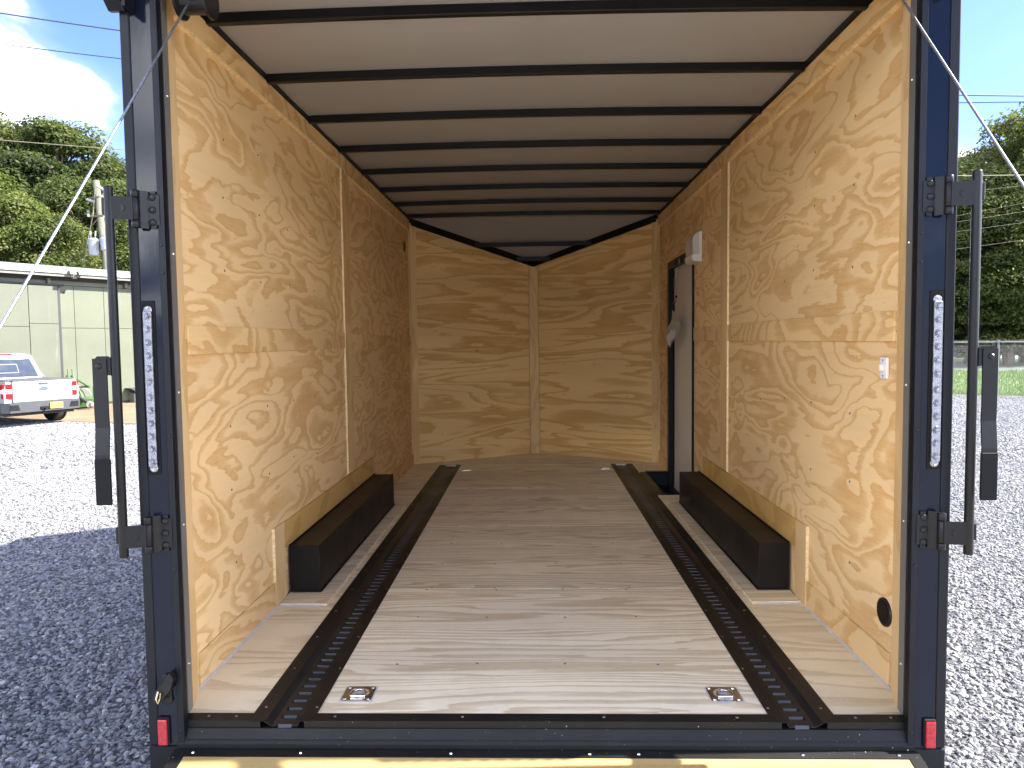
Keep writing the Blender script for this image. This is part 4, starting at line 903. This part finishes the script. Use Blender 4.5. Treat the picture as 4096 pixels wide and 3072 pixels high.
# ================================================================== SHED on the left
def shed_mat(name, c):
    m = NT(name); co = m.objco()
    st = m.noise(m.mapping(co, (7, 7, 0.5)), 1.0, 5, 0.65); big = m.noise(co, 0.8, 4, 0.6)
    col = m.mix(1.0, c, m.ramp(big, [(0.3, 0.88), (0.7, 1.08)]), 'MULTIPLY'); col = m.mix(m.ramp(st, [(0.60, 0.0), (0.78, 0.3)]), col, (0.30, 0.30, 0.26))
    m.set(Base_Color=col, Roughness=0.55)
shed_mat('shed_panel', (0.090, 0.099, 0.063)); shed_mat('shed_door', (0.080, 0.087, 0.058)); shed_mat('shed_board', (0.088, 0.094, 0.062))
plain('shed_dark', (0.045, 0.043, 0.042), 0.8); plain('roof_metal', (0.24, 0.275, 0.29), 0.5, 0.2, 0.1, 3); plain('fascia_white', (0.15, 0.15, 0.125), 0.6, var=0.1, nscale=3); plain('shed_gap', (0.022, 0.024, 0.027), 0.6)
B0 = Vector((-15.47, 19.0, GZ)); BE = Vector((1.85, 3.3, 0)).normalized(); BNrm = Vector((BE.y, -BE.x, 0))
shed = empty('green_shed', B0, 'long pale green panelled shed with white roof edge behind the pickup', 'shed', None, math.atan2(BE.y, BE.x))
def wp(u, v):
    d = _fw + _rt * ((u - 2048) / 2959.5) - _up * ((v - 1536) / 2959.5); t = (B0 - CAM).dot(BNrm) / d.dot(BNrm); q = CAM + d * t
    return (q - B0).dot(BE), q.z - GZ
zedge = (wp(0, 1120)[1] + wp(530, 1163)[1]) / 2
zz_ = lambda a, c: (wp(0, a)[1] + wp(530, c)[1]) / 2
zb1, zb0 = zz_(1098, 1151), zedge; zd1 = zz_(1085, 1138); zf1 = zz_(1068, 1129); zr1 = zz_(1054, 1113)
ts = [wp(u, 1300)[0] for u in (0, 110, 228, 241, 298, 417, 537)]
zs = [wp(50, 1306)[1], wp(170, 1295)[1], wp(350, 1313)[1]]
def spanel(t0, t1, z0, z1, mat, y0=-0.03, y1=0.0): return obj('wall_panel', box(BM(), t0 + .006, t1 - .006, y0, y1, z0 + .006, z1 - .006, 0.003), mat, shed)
obj('back_wall', box(BM(), -16, 24, 0.002, 9.0, 0.0, zb0 + 0.3), 'shed_dark', shed)
w_ = ts[2] - ts[1]
dl_ = ts[2] - 4 * w_
door = obj('sliding_door', box(BM(), dl_, ts[2], -0.09, -0.055, 0.05, zb0 - 0.03), 'shed_gap', shed)
for k in range(4):
    t0, t1 = dl_ + k * w_, dl_ + (k + 1) * w_; zc_ = zs[1] if k == 3 else zs[0]
    for z0, z1 in ((0.06, zc_), (zc_, zb0 - 0.04)): obj('door_panel', box(BM(), t0 + .008, t1 - .008, -0.115, -0.091, z0 + .006, z1 - .006, 0.003), 'shed_door', door)
obj('door_track', box(BM(), dl_ - .3, ts[2] + 0.2, -0.14, -0.05, zb0 - 0.03, zb0 + 0.02), 'shed_dark', shed)
obj('door_jamb', box(BM(), ts[2] + 0.005, ts[3], -0.07, 0.0, 0.0, zb0 - .03), 'shed_gap', shed)
pw = ts[5] - ts[4]; tcol = [ts[3], ts[4], ts[5], ts[6]] + [ts[6] + pw * k for k in range(1, 9)]
for t0, t1 in zip(tcol, tcol[1:]):
    spanel(t0, t1, 0.08, zs[2], 'shed_panel'); spanel(t0, t1, zs[2], zb0 - 0.005, 'shed_panel')
for k in range(4): spanel(dl_ - (k + 1) * pw, dl_ - k * pw, 0.08, zb0 - .005, 'shed_panel')
b = BM(); lathe(b, [(0.045, -0.004), (0.045, 0.0)], (wp(252, 1171)[0], -0.032, wp(252, 1171)[1]), 'y', 14); obj('round_vent', b, 'shed_dark', shed)
tb = ts[0] - 6
for k in range(9):
    obj('eave_board', box(BM(), tb + k * 2.45 + .01, tb + (k + 1) * 2.45 - .01, -0.05, -0.01, zb0, zb1, 0.003), 'shed_board', shed)
    obj('bracket', box(BM(), tb + k * 2.45 - .05, tb + k * 2.45 + .05, -0.16, 0.0, zb1 - 0.12, zb1 + 0.05, 0.01), 'shed_board', shed)
obj('eave_gap', box(BM(), -16, 24, -0.001, 0.05, zb1, zd1 + .02), 'shed_dark', shed)
obj('fascia', box(BM(), -16, 24, -0.42, -0.36, zd1, zf1, 0.004), 'fascia_white', shed)
obj('roof_edge', prism(BM(), [(-0.47, zf1), (-0.45, zr1), (3.5, zr1 + 0.5), (9.0, zr1 + 0.1), (9.0, zf1 + .02), (-0.35, zf1 + .002)], -16, 24, 'x'), 'roof_metal', shed)
# twin flood lamp under the eave
fx, fz_ = wp(268, 1100); lampo = obj('flood_lamp', box(BM(), fx - 0.06, fx + 0.06, -0.45, -0.36, fz_ - 0.14, fz_ - .02, 0.01), 'fascia_white', shed)
for s in (-1, 1): obj('lamp_head', prism(BM(), [(-0.50, fz_ - .02), (-0.47, fz_ + 0.10), (-0.58, fz_ + 0.08), (-0.62, fz_ - 0.02)], fx + s * 0.13 - .09, fx + s * 0.13 + .09, 'x'), 'fascia_white', lampo)

# ================================================================== UTILITY POLE, POWER LINES
plain('pole_wood', (0.12, 0.115, 0.08), 0.9, var=0.25, nscale=4); plain('insulator', (0.30, 0.30, 0.28), 0.4); plain('transformer_grey', (0.26, 0.27, 0.275), 0.4, var=0.08); plain('wire_dark', (0.05, 0.05, 0.06), 0.6); plain('wire_pale', (0.22, 0.19, 0.13), 0.6)
PY = 29.5
pt, pm = pix(384, 722, Y=PY), pix(428, 1095, Y=PY); pb = pt + (pm - pt) * ((GZ - pt.z) / (pm.z - pt.z))
pole = empty('utility_pole', pb, 'leaning greenish wooden utility pole with two grey transformers behind the shed', 'pole')
pl = lambda u, v, dy=0.0: pix(u, v, Y=PY + dy) - pb
b = BM(); tube(b, [(0, 0, 0), (pt - pb) * 0.5, pt - pb], 0.17, 12, True, 0.13); obj('pole_shaft', b, 'pole_wood', pole, True)
for (u0, v0, u1, v1) in ((342, 798, 425, 780), (352, 866, 430, 862)):
    a, c = pl(u0, v0, -.2), pl(u1, v1, -.2); b = BM(); tube(b, [a, c], 0.045, 6); obj('cross_arm', b, 'pole_wood', pole)
for (u0, v0, u1, v1) in ((352, 840, 353, 866), (414, 832, 416, 870), (390, 745, 420, 762), (392, 782, 424, 790), (350, 798, 376, 806)):
    b = BM(); a, c = pl(u0, v0, -.25), pl(u1, v1, -.25); tube(b, [a.lerp(c, k / 8) for k in range(9)], lambda t: 0.05 + 0.02 * math.cos(t * 25), 8); obj('insulator', b, 'insulator', pole)
for (u, v0, v1, rr) in ((373, 958, 1018, 0.21), (420, 956, 998, 0.19)):
    a, c = pl(u, v0, -.35), pl(u + 4, v1, -.35); b = BM(); lathe(b, [(rr * .75, (c.z - a.z) - .05), (rr * 0.9, (c.z - a.z)), (rr, -0.06), (rr * 1.05, -0.06), (rr * 1.05, 0.0), (rr * .8, 0.05)], (a.x, a.y, a.z), 'z', 20); tfm = obj('transformer', b, 'transformer_grey', pole)
    for k in (-1, 1): b = BM(); tube(b, [Vector((a.x + k * .09, a.y, a.z + .03)), Vector((a.x + k * .11, a.y, a.z + .36))], 0.032, 8); obj('bushing', b, 'insulator', tfm)
b = BM(); tube(b, [pl(381, 755, -.2), pl(372, 860, -.2), pl(348, 980, -.2), pl(332, 1080, -.2)], 0.02, 6); obj('down_wire', b, 'wire_pale', pole)
def power_line(name, pts, Y, r, mat, label):
    P = [pix(u, v, Y=Y) for u, v in pts]; xs = [p.x for p in P]
    def zat(x):
        s_ = 0
        for i in range(3):
            t = P[i].z
            for j in range(3):
                if j != i: t *= (x - xs[j]) / (xs[i] - xs[j])
            s_ += t
        return s_
    b = BM(); x0, x1 = xs[0] - 14, xs[2] + 14; tube(b, [(x0 + (x1 - x0) * k / 60, Y, zat(x0 + (x1 - x0) * k / 60)) for k in range(61)], r, 6)
    return tag(obj(name, b, mat), label, 'wire', 'power lines crossing the sky')
power_line('power_line', [(0, 52), (500, 125), (3835, 380)], 24, 0.024, 'wire_dark', 'thick dark power line highest of those crossing the sky')
power_line('power_line', [(0, 175), (500, 237), (3835, 411)], 24, 0.016, 'wire_dark', 'thin dark power line just below the highest one')
power_line('power_line', [(0, 560), (515, 600), (3835, 703)], 24, 0.014, 'wire_pale', 'pale sagging power line in front of the treetops')
for k, (v0, v1) in enumerate(((775, 742), (868, 812), (892, 846), (930, 890), (1000, 960))):
    a, c = pix(3800, v0, Y=40), pix(4096, v1, Y=40); d = c - a; b = BM(); tube(b, [a - d * 1.0, a, c, c + d * 1.0], 0.006, 5)
    tag(obj('service_wire', b, 'wire_pale'), 'thin pale wire of a bundle crossing the dark trees by the road', 'wire', 'thin wires in front of the trees by the road')

# ================================================================== CHAIN-LINK FENCE
plain('galvanised', (0.20, 0.205, 0.21), 0.5, 0.3, 0.12, 20)
fence = empty('chain_link_fence', (FP.x, FP.y, GZ), 'galvanised chain link fence between the gravel yard and the lawn', 'fence', None, math.atan2(FD.y, FD.x))
FH = 1.74
for k in range(-4, 5):
    x = k * 3.0; b = BM(); tube(b, [(x, 0, 0), (x, 0, FH), (x, 0, FH + .03)], 0.030, 10); obj('post', b, 'galvanised', fence)
b = BM(); tube(b, [(-12, 0.0, FH - .035), (12, 0.0, FH - .035)], 0.021, 8); obj('top_rail', b, 'galvanised', fence)
def meshwork():
    V = []; F = []; p = 0.064; r = 0.0013; H = FH + 0.03
    for s, yy in ((1, -0.038), (-1, -0.034)):
        n = int((24 + H) / p)
        for k in range(n + 1):
            xb = -12 + k * p if s > 0 else -12 - H * 0 + k * p
            x0, z0, x1, z1 = (xb - H, 0.0, xb, H) if s > 0 else (xb, 0.0, xb - H, H)
            dx_, dz_ = (-(z1 - z0), (x1 - x0)); ll = math.hypot(dx_, dz_); dx_, dz_ = dx_ / ll * r, dz_ / ll * r; i = len(V)
            for (x, z) in ((x0, z0), (x1, z1)): V += [(x - dx_, yy, z - dz_), (x + dx_, yy, z + dz_), (x, yy - 2 * r, z)]
            F += [(i, i + 1, i + 4, i + 3), (i + 1, i + 2, i + 5, i + 4), (i + 2, i, i + 3, i + 5)]
    m = bpy.data.meshes.new('wire_mesh'); m.from_pydata(V, [], F); m.materials.append(MATS['galvanised']); o = bpy.data.objects.new('wire_mesh', m); COL.objects.link(o); o.parent = fence; o['kind'] = 'stuff'
meshwork()

# ================================================================== PICKUP TRUCK
def car_paint(name, c):
    m = NT(name); co = m.objco(); m.set(Base_Color=m.mix(1.0, c, m.ramp(m.noise(co, 2, 3), [(0.3, 0.96), (0.7, 1.03)]), 'MULTIPLY'), Roughness=0.3, Coat_Weight=0.6, Coat_Roughness=0.05)
car_paint('truck_white', (0.25, 0.255, 0.262)); plain('truck_grey', (0.04, 0.042, 0.046), 0.5, var=0.1); plain('glass_dark', (0.02, 0.028, 0.035), 0.06, spec=0.8); plain('lamp_red', (0.30, 0.006, 0.010), 0.15, var=0.2, nscale=30)
plain('lamp_white', (0.72, 0.70, 0.70), 0.2); plain('plate_yellow', (0.40, 0.28, 0.06), 0.45, var=0.1); plain('plate_ink', (0.05, 0.035, 0.03), 0.5); plain('chrome', (0.7, 0.72, 0.75), 0.12, 1.0); plain('emblem_blue', (0.05, 0.075, 0.12), 0.25); plain('truck_letter', (0.60, 0.61, 0.63), 0.4)
HD = Vector((-0.885, 0.465)).normalized()
wheel_pt = pix(196, 1683, Z=GZ); RT = Vector((HD.y, -HD.x))
TO = Vector((wheel_pt.x, wheel_pt.y)) - RT * 0.66
truck = empty('pickup_truck', (TO.x, TO.y, GZ), 'white pickup truck with red tail lamps parked by the green shed', 'truck', None, math.atan2(HD.y, HD.x) - math.pi / 2)
def tp(name, b, mat, parent=None, smooth=False): return obj(name, b, mat, parent or truck, smooth)
# lower body: loft of cross-sections along y
def loft(secs):
    b = BM(); R_ = [[b.verts.new(p) for p in s_] for s_ in secs]; n = len(R_[0])
    for a, c in zip(R_, R_[1:]):
        for k in range(n): b.faces.new((a[k], a[(k + 1) % n], c[(k + 1) % n], c[k]))
    b.faces.new(R_[0][::-1]); b.faces.new(R_[-1]); return b
def xsec(y, hw, z0, z1, tum=0.05): return [(-hw + .06, y, z0), (-hw, y, z0 + .12), (-hw, y, z0 + (z1 - z0) * .62), (-hw + tum, y, z1), (hw - tum, y, z1), (hw, y, z0 + (z1 - z0) * .62), (hw, y, z0 + .12), (hw - .06, y, z0)]
b = loft([xsec(-1.0, 0.875, 0.45, 1.10), xsec(-0.9, 0.905, 0.42, 1.105), xsec(0.35, 0.92, 0.40, 1.10), xsec(2.2, 0.92, 0.38, 1.06), xsec(3.3, 0.91, 0.38, 1.04), xsec(3.85, 0.86, 0.36, 0.96), xsec(3.98, 0.78, 0.40, 0.85)]); tp('body', b, 'truck_white')
b = loft([[(-0.80, 0.42, 1.09), (-0.62, 0.62, 1.70), (-0.45, 0.66, 1.745), (0.45, 0.66, 1.745), (0.62, 0.62, 1.70), (0.80, 0.42, 1.09)], [(-0.86, 0.9, 1.09), (-0.66, 0.9, 1.72), (-0.5, 0.9, 1.765), (0.5, 0.9, 1.765), (0.66, 0.9, 1.72), (0.86, 0.9, 1.09)], [(-0.86, 2.0, 1.07), (-0.66, 1.75, 1.71), (-0.5, 1.75, 1.75), (0.5, 1.75, 1.75), (0.66, 1.75, 1.71), (0.86, 2.0, 1.07)], [(-0.80, 2.75, 1.05), (-0.66, 2.4, 1.3), (-0.5, 2.4, 1.32), (0.5, 2.4, 1.32), (0.66, 2.4, 1.3), (0.80, 2.75, 1.05)]]); cab = tp('cab', b, 'truck_white')
def onrear(x, f): return (x, 0.42 + 0.20 * f - 0.006, 1.09 + 0.61 * f)
b = BM(); q = [onrear(-0.68, 0.10), onrear(0.68, 0.10), onrear(0.56, 0.86), onrear(-0.56, 0.86)]; quad(b, *q); quad(b, *[(p[0], p[1] + .005, p[2]) for p in q]); tp('rear_window', b, 'glass_dark', cab)
b = BM(); quad(b, *[(p[0], p[1] - .004, p[2]) for p in (onrear(-0.24, 0.28), onrear(0.24, 0.28), onrear(0.22, 0.66), onrear(-0.22, 0.66))]); tp('slider_window', b, 'truck_grey', cab)
b = BM(); quad(b, *[(p[0], p[1] - .006, p[2]) for p in (onrear(-0.22, 0.31), onrear(0.22, 0.31), onrear(0.205, 0.63), onrear(-0.205, 0.63))]); tp('slider_pane', b, 'glass_dark', cab)
for s in (-1, 1):
    b = BM(); quad(b, (s * 0.69, 0.415, 1.10), (s * 0.81, 0.415, 1.10), (s * 0.63, 0.605, 1.69), (s * 0.565, 0.600, 1.64)); tp('rear_pillar', b, 'truck_grey', cab)
    b = loft([[(s * 0.80, 0.40, 1.10), (s * 0.86, 0.40, 1.10), (s * 0.86, 0.40, 1.12), (s * 0.80, 0.40, 1.12)], [(s * 0.80, 0.75, 1.10), (s * 0.865, 0.75, 1.10), (s * 0.70, 0.78, 1.60), (s * 0.66, 0.75, 1.6)]]); tp('pillar_fin', b, 'truck_grey', cab)
b = BM(); box(b, -0.16, 0.16, 0.62, 0.66, 1.712, 1.748, 0.008); tp('brake_light', b, 'lamp_red', cab)
b = BM(); box(b, -0.80, 0.80, -0.93, 0.40, 1.100, 1.122, 0.01); tp('bed_cover', b, 'truck_grey')
tg = tp('tailgate', box(BM(), -0.70, 0.70, -1.045, -0.985, 0.60, 1.10, 0.02, 3), 'truck_white')
b = BM(); box(b, -0.70, 0.70, -1.04, -0.93, 1.095, 1.128, 0.01); tp('tailgate_cap', b, 'truck_grey', tg)
b = BM(); prism(b, [(-0.54, 0.715), (0.54, 0.715), (0.47, 0.78), (-0.47, 0.78)], -1.056, -1.040, 'y'); tp('stamped_panel', b, 'truck_white', tg)
b = BM(); box(b, -0.11, 0.11, -1.054, -1.040, 1.005, 1.055, 0.008, 2); tp('tailgate_handle', b, 'truck_grey', tg)
def text_part(body, size, x, y, z, mat, parent, name, ext=0.002, sx=1.0):
    cu = bpy.data.curves.new(name, 'FONT'); cu.body = body; cu.size = size; cu.extrude = ext; cu.align_x = 'CENTER'; cu.align_y = 'CENTER'
    to = bpy.data.objects.new(name, cu); COL.objects.link(to); bpy.context.view_layer.update(); me = bpy.data.meshes.new_from_object(to); COL.objects.unlink(to); bpy.data.objects.remove(to)
    me.name = name; me.materials.clear(); me.materials.append(MATS[mat]); o = bpy.data.objects.new(name, me); COL.objects.link(o); o.parent = parent; o.location = (x, y, z); o.rotation_euler = (math.pi / 2, 0, 0); o.scale = (sx, 1, 1); return o
text_part('MAVERICK', 0.10, 0, -1.057, 0.747, 'truck_letter', tg, 'stamped_word', 0.002, 1.55)
b = BM(); lathe(b, [(0.078, 0.0), (0.078, -0.008), (0.072, -0.011)], (0, -1.045, 0), 'y', 24); em = tp('emblem_rim', b, 'chrome', tg); em.scale = (1.45, 1, 0.62); em.location = (0, 0, 0.905)
b = BM(); lathe(b, [(0.068, 0.0), (0.068, -0.004)], (0, -1.0562, 0), 'y', 24); em2 = tp('emblem', b, 'emblem_blue', tg); em2.scale = (1.45, 1, 0.58); em2.location = (0, 0, 0.905)
text_part('Ford', 0.075, 0, -1.0605, 0.906, 'chrome', tg, 'emblem_word', 0.001, 1.2)
b = BM(); box(b, -0.66, -0.53, -1.050, -1.044, 0.690, 0.704); tp('trim_badge', b, 'truck_grey', tg)
for s in (-1, 1):
    b = loft([[(s * 0.712, -1.035, 0.70), (s * 0.89, -0.985, 0.70), (s * 0.89, -0.985, 1.045), (s * 0.712, -1.035, 1.045)], [(s * 0.712, -0.95, 0.70), (s * 0.925, -0.72, 0.74), (s * 0.925, -0.72, 1.03), (s * 0.712, -0.95, 1.045)]]); tl = tp('tail_lamp', b, 'lamp_red')
    b = loft([[(s * 0.714, -1.040, 0.825), (s * 0.893, -0.990, 0.825), (s * 0.893, -0.990, 0.925), (s * 0.714, -1.040, 0.925)], [(s * 0.714, -0.96, 0.825), (s * 0.929, -0.78, 0.835), (s * 0.929, -0.78, 0.915), (s * 0.714, -0.96, 0.925)]]); tp('reverse_lamp', b, 'lamp_white', tl)
    b = BM(); box(b, s * 0.80 - .045, s * 0.80 + .045, -1.030, -1.0, 0.860, 0.890, 0.008); tp('lamp_marker', b, 'lamp_red', tl)
bp = tp('rear_bumper', loft([[(x, y, z) for x, y in ((-0.93, -0.72), (-0.93, -0.95), (-0.80, -1.10), (0.80, -1.10), (0.93, -0.95), (0.93, -0.72))] for z in (0.36, 0.44, 0.60)]), 'truck_grey')
for s in (-1, 1): b = BM(); prism(b, [(s * 0.58, 0.42), (s * 0.80, 0.42), (s * 0.80, 0.55), (s * 0.62, 0.55)], -1.108, -1.098, 'y'); tp('bumper_step', b, 'black_hinge', bp)
pf_ = tp('licence_plate', box(BM(), 0.10, 0.41, -1.125, -1.112, 0.405, 0.560, 0.004), 'plate_yellow', bp)
text_part('1A1105B', 0.098, 0.255, -1.1265, 0.478, 'plate_ink', truck, 'plate_number', 0.0015, 0.78)
b = BM(); box(b, -0.12, 0.10, -1.13, -1.06, 0.40, 0.48, 0.01); tube(b, [(-0.02, -1.05, 0.42), (-0.02, -1.20, 0.42)], 0.032, 8); tp('tow_hitch', b, 'black_hinge', bp)
b = BM(); box(b, -0.80, 0.80, -0.9, 3.7, 0.27, 0.40); tp('chassis', b, 'shed_dark'); b = BM(); tube(b, [(-0.7, 0, 0.34), (0.7, 0, 0.34)], 0.07, 8); tp('axle', b, 'shed_dark')
for s in (-1, 1):
    for yw in (0.0, 3.08):
        w2 = tp('wheel', wheel_mesh(0.345, 0.24, 0.23, ''), 'tyre'); w2.location = (s * 0.79, yw, 0.345)
        b = BM(); lathe(b, [(0.05, s * 0.10), (0.16, s * 0.09), (0.225, s * 0.12), (0.23, 0.0), (0.05, 0.0)], axis='x', seg=24); tp('rim', b, 'rim', w2)
    b = BM(); lathe(b, [(0.40, s * 0.0), (0.40, s * 0.03), (0.33, s * 0.03)], (s * 0.905, 0, 0.40), 'x', 24); tp('wheel_arch', b, 'truck_grey')
    b = BM(); box(b, s * 1.03 - .09, s * 1.03 + .09, 2.2, 2.3, 1.1, 1.24, 0.03, 2); tp('side_mirror', b, 'truck_grey')

# ================================================================== ROTARY CUTTER (green tractor implement)
plain('implement_green', (0.03, 0.095, 0.018), 0.45, var=0.2); plain('implement_dark', (0.04, 0.04, 0.042), 0.5); plain('implement_steel', (0.30, 0.28, 0.25), 0.5, 0.6)
cp = pix(286, 1634, Z=GZ); cut = empty('rotary_cutter', (cp.x, cp.y, GZ), 'green tractor mower deck with raised hitch frame on dirt by shed', 'mower', None, R(34))
def ip_(name, b, mat, parent=None): return obj(name, b, mat, parent or cut)
b = BM(); prism(b, [(-0.95, -0.15), (-0.6, -0.5), (0.55, -0.5), (0.75, -0.25), (0.75, 1.2), (-0.95, 1.2)], 0.22, 0.30, 'z'); dk = ip_('deck', b, 'implement_green')
b = BM(); prism(b, [(-0.95, -0.15), (-0.6, -0.5), (0.55, -0.5), (0.75, -0.25), (0.72, -0.25), (0.54, -0.47), (-0.59, -0.47), (-0.92, -0.15)], 0.06, 0.22, 'z'); ip_('deck_skirt', b, 'implement_green', dk)
for (x, y) in ((-0.30, -0.30), (0.30, -0.30)):
    b = BM(); tube(b, [(x, y, 0.30), (x * 0.25, 0.0, 1.02)], 0.03, 6); ip_('frame_bar', b, 'implement_green')
b = BM(); tube(b, [(0.03, 0.0, 1.0), (0.62, 0.9, 0.55)], 0.028, 6); ip_('frame_bar', b, 'implement_green')
b = BM(); prism(b, [(0.45, 0.30), (0.75, 0.30), (0.70, 0.62), (0.62, 0.62)], 0.80, 0.88, 'y'); ip_('brace_plate', b, 'implement_green')
for s in (-1, 1): b = BM(); prism(b, [(-0.06, 0.95), (0.08, 0.95), (0.06, 1.22), (-0.04, 1.22)], s * 0.06 - .012, s * 0.06 + .012, 'x'); ip_('hitch_lug', b, 'implement_green')
b = BM(); box(b, -0.16, 0.16, 0.25, 0.6, 0.30, 0.52, 0.04, 2); lathe(b, [(0.11, 0.5), (0.07, 0.62)], (0, 0.42, 0), 'z', 16); ip_('gearbox', b, 'implement_dark')
b = BM(); tube(b, [(0.0, 0.3, 0.40), (0.20, -0.3, 0.36), (0.42, -0.85, 0.20)], 0.055, 10); sh_ = ip_('drive_shaft', b, 'implement_dark')
b = BM(); lathe(b, [(0.09, -0.06), (0.11, 0.0), (0.06, 0.08)], (0.45, -0.9, 0.16), 'y', 14); box(b, 0.46, 0.56, -1.0, -0.9, 0.09, 0.22, 0.02); ip_('shaft_yoke', b, 'implement_steel', sh_)
b = BM(); tube(b, [(0.35 + 0.22 * math.cos(t), 0.6, 0.34 + 0.24 * math.sin(t)) for t in (math.pi * k / 10 for k in range(11))], 0.015, 6); ip_('guard_hoop', b, 'implement_steel')
# white equipment box with red-edged lid, close to the shed wall
eq = pix(532, 1607, Z=GZ); ebox = empty('equipment_box', (eq.x + .15, eq.y - 0.1, GZ), 'white box with red edged grey lid against the shed wall', 'box', None, math.atan2(BE.y, BE.x))
obj('box_body', box(BM(), -0.25, 0.75, -0.35, 0.15, 0.0, 0.33, 0.015), 'fascia_white', ebox); obj('box_lid', prism(BM(), [(-0.42, 0.50), (-0.2, 0.36), (0.8, 0.36), (0.85, 0.50)], -0.42, 0.16, 'y'), 'truck_grey', ebox); obj('lid_edge', box(BM(), -0.18, 0.82, -0.432, -0.421, 0.37, 0.42, 0.002), 'lamp_red', ebox)
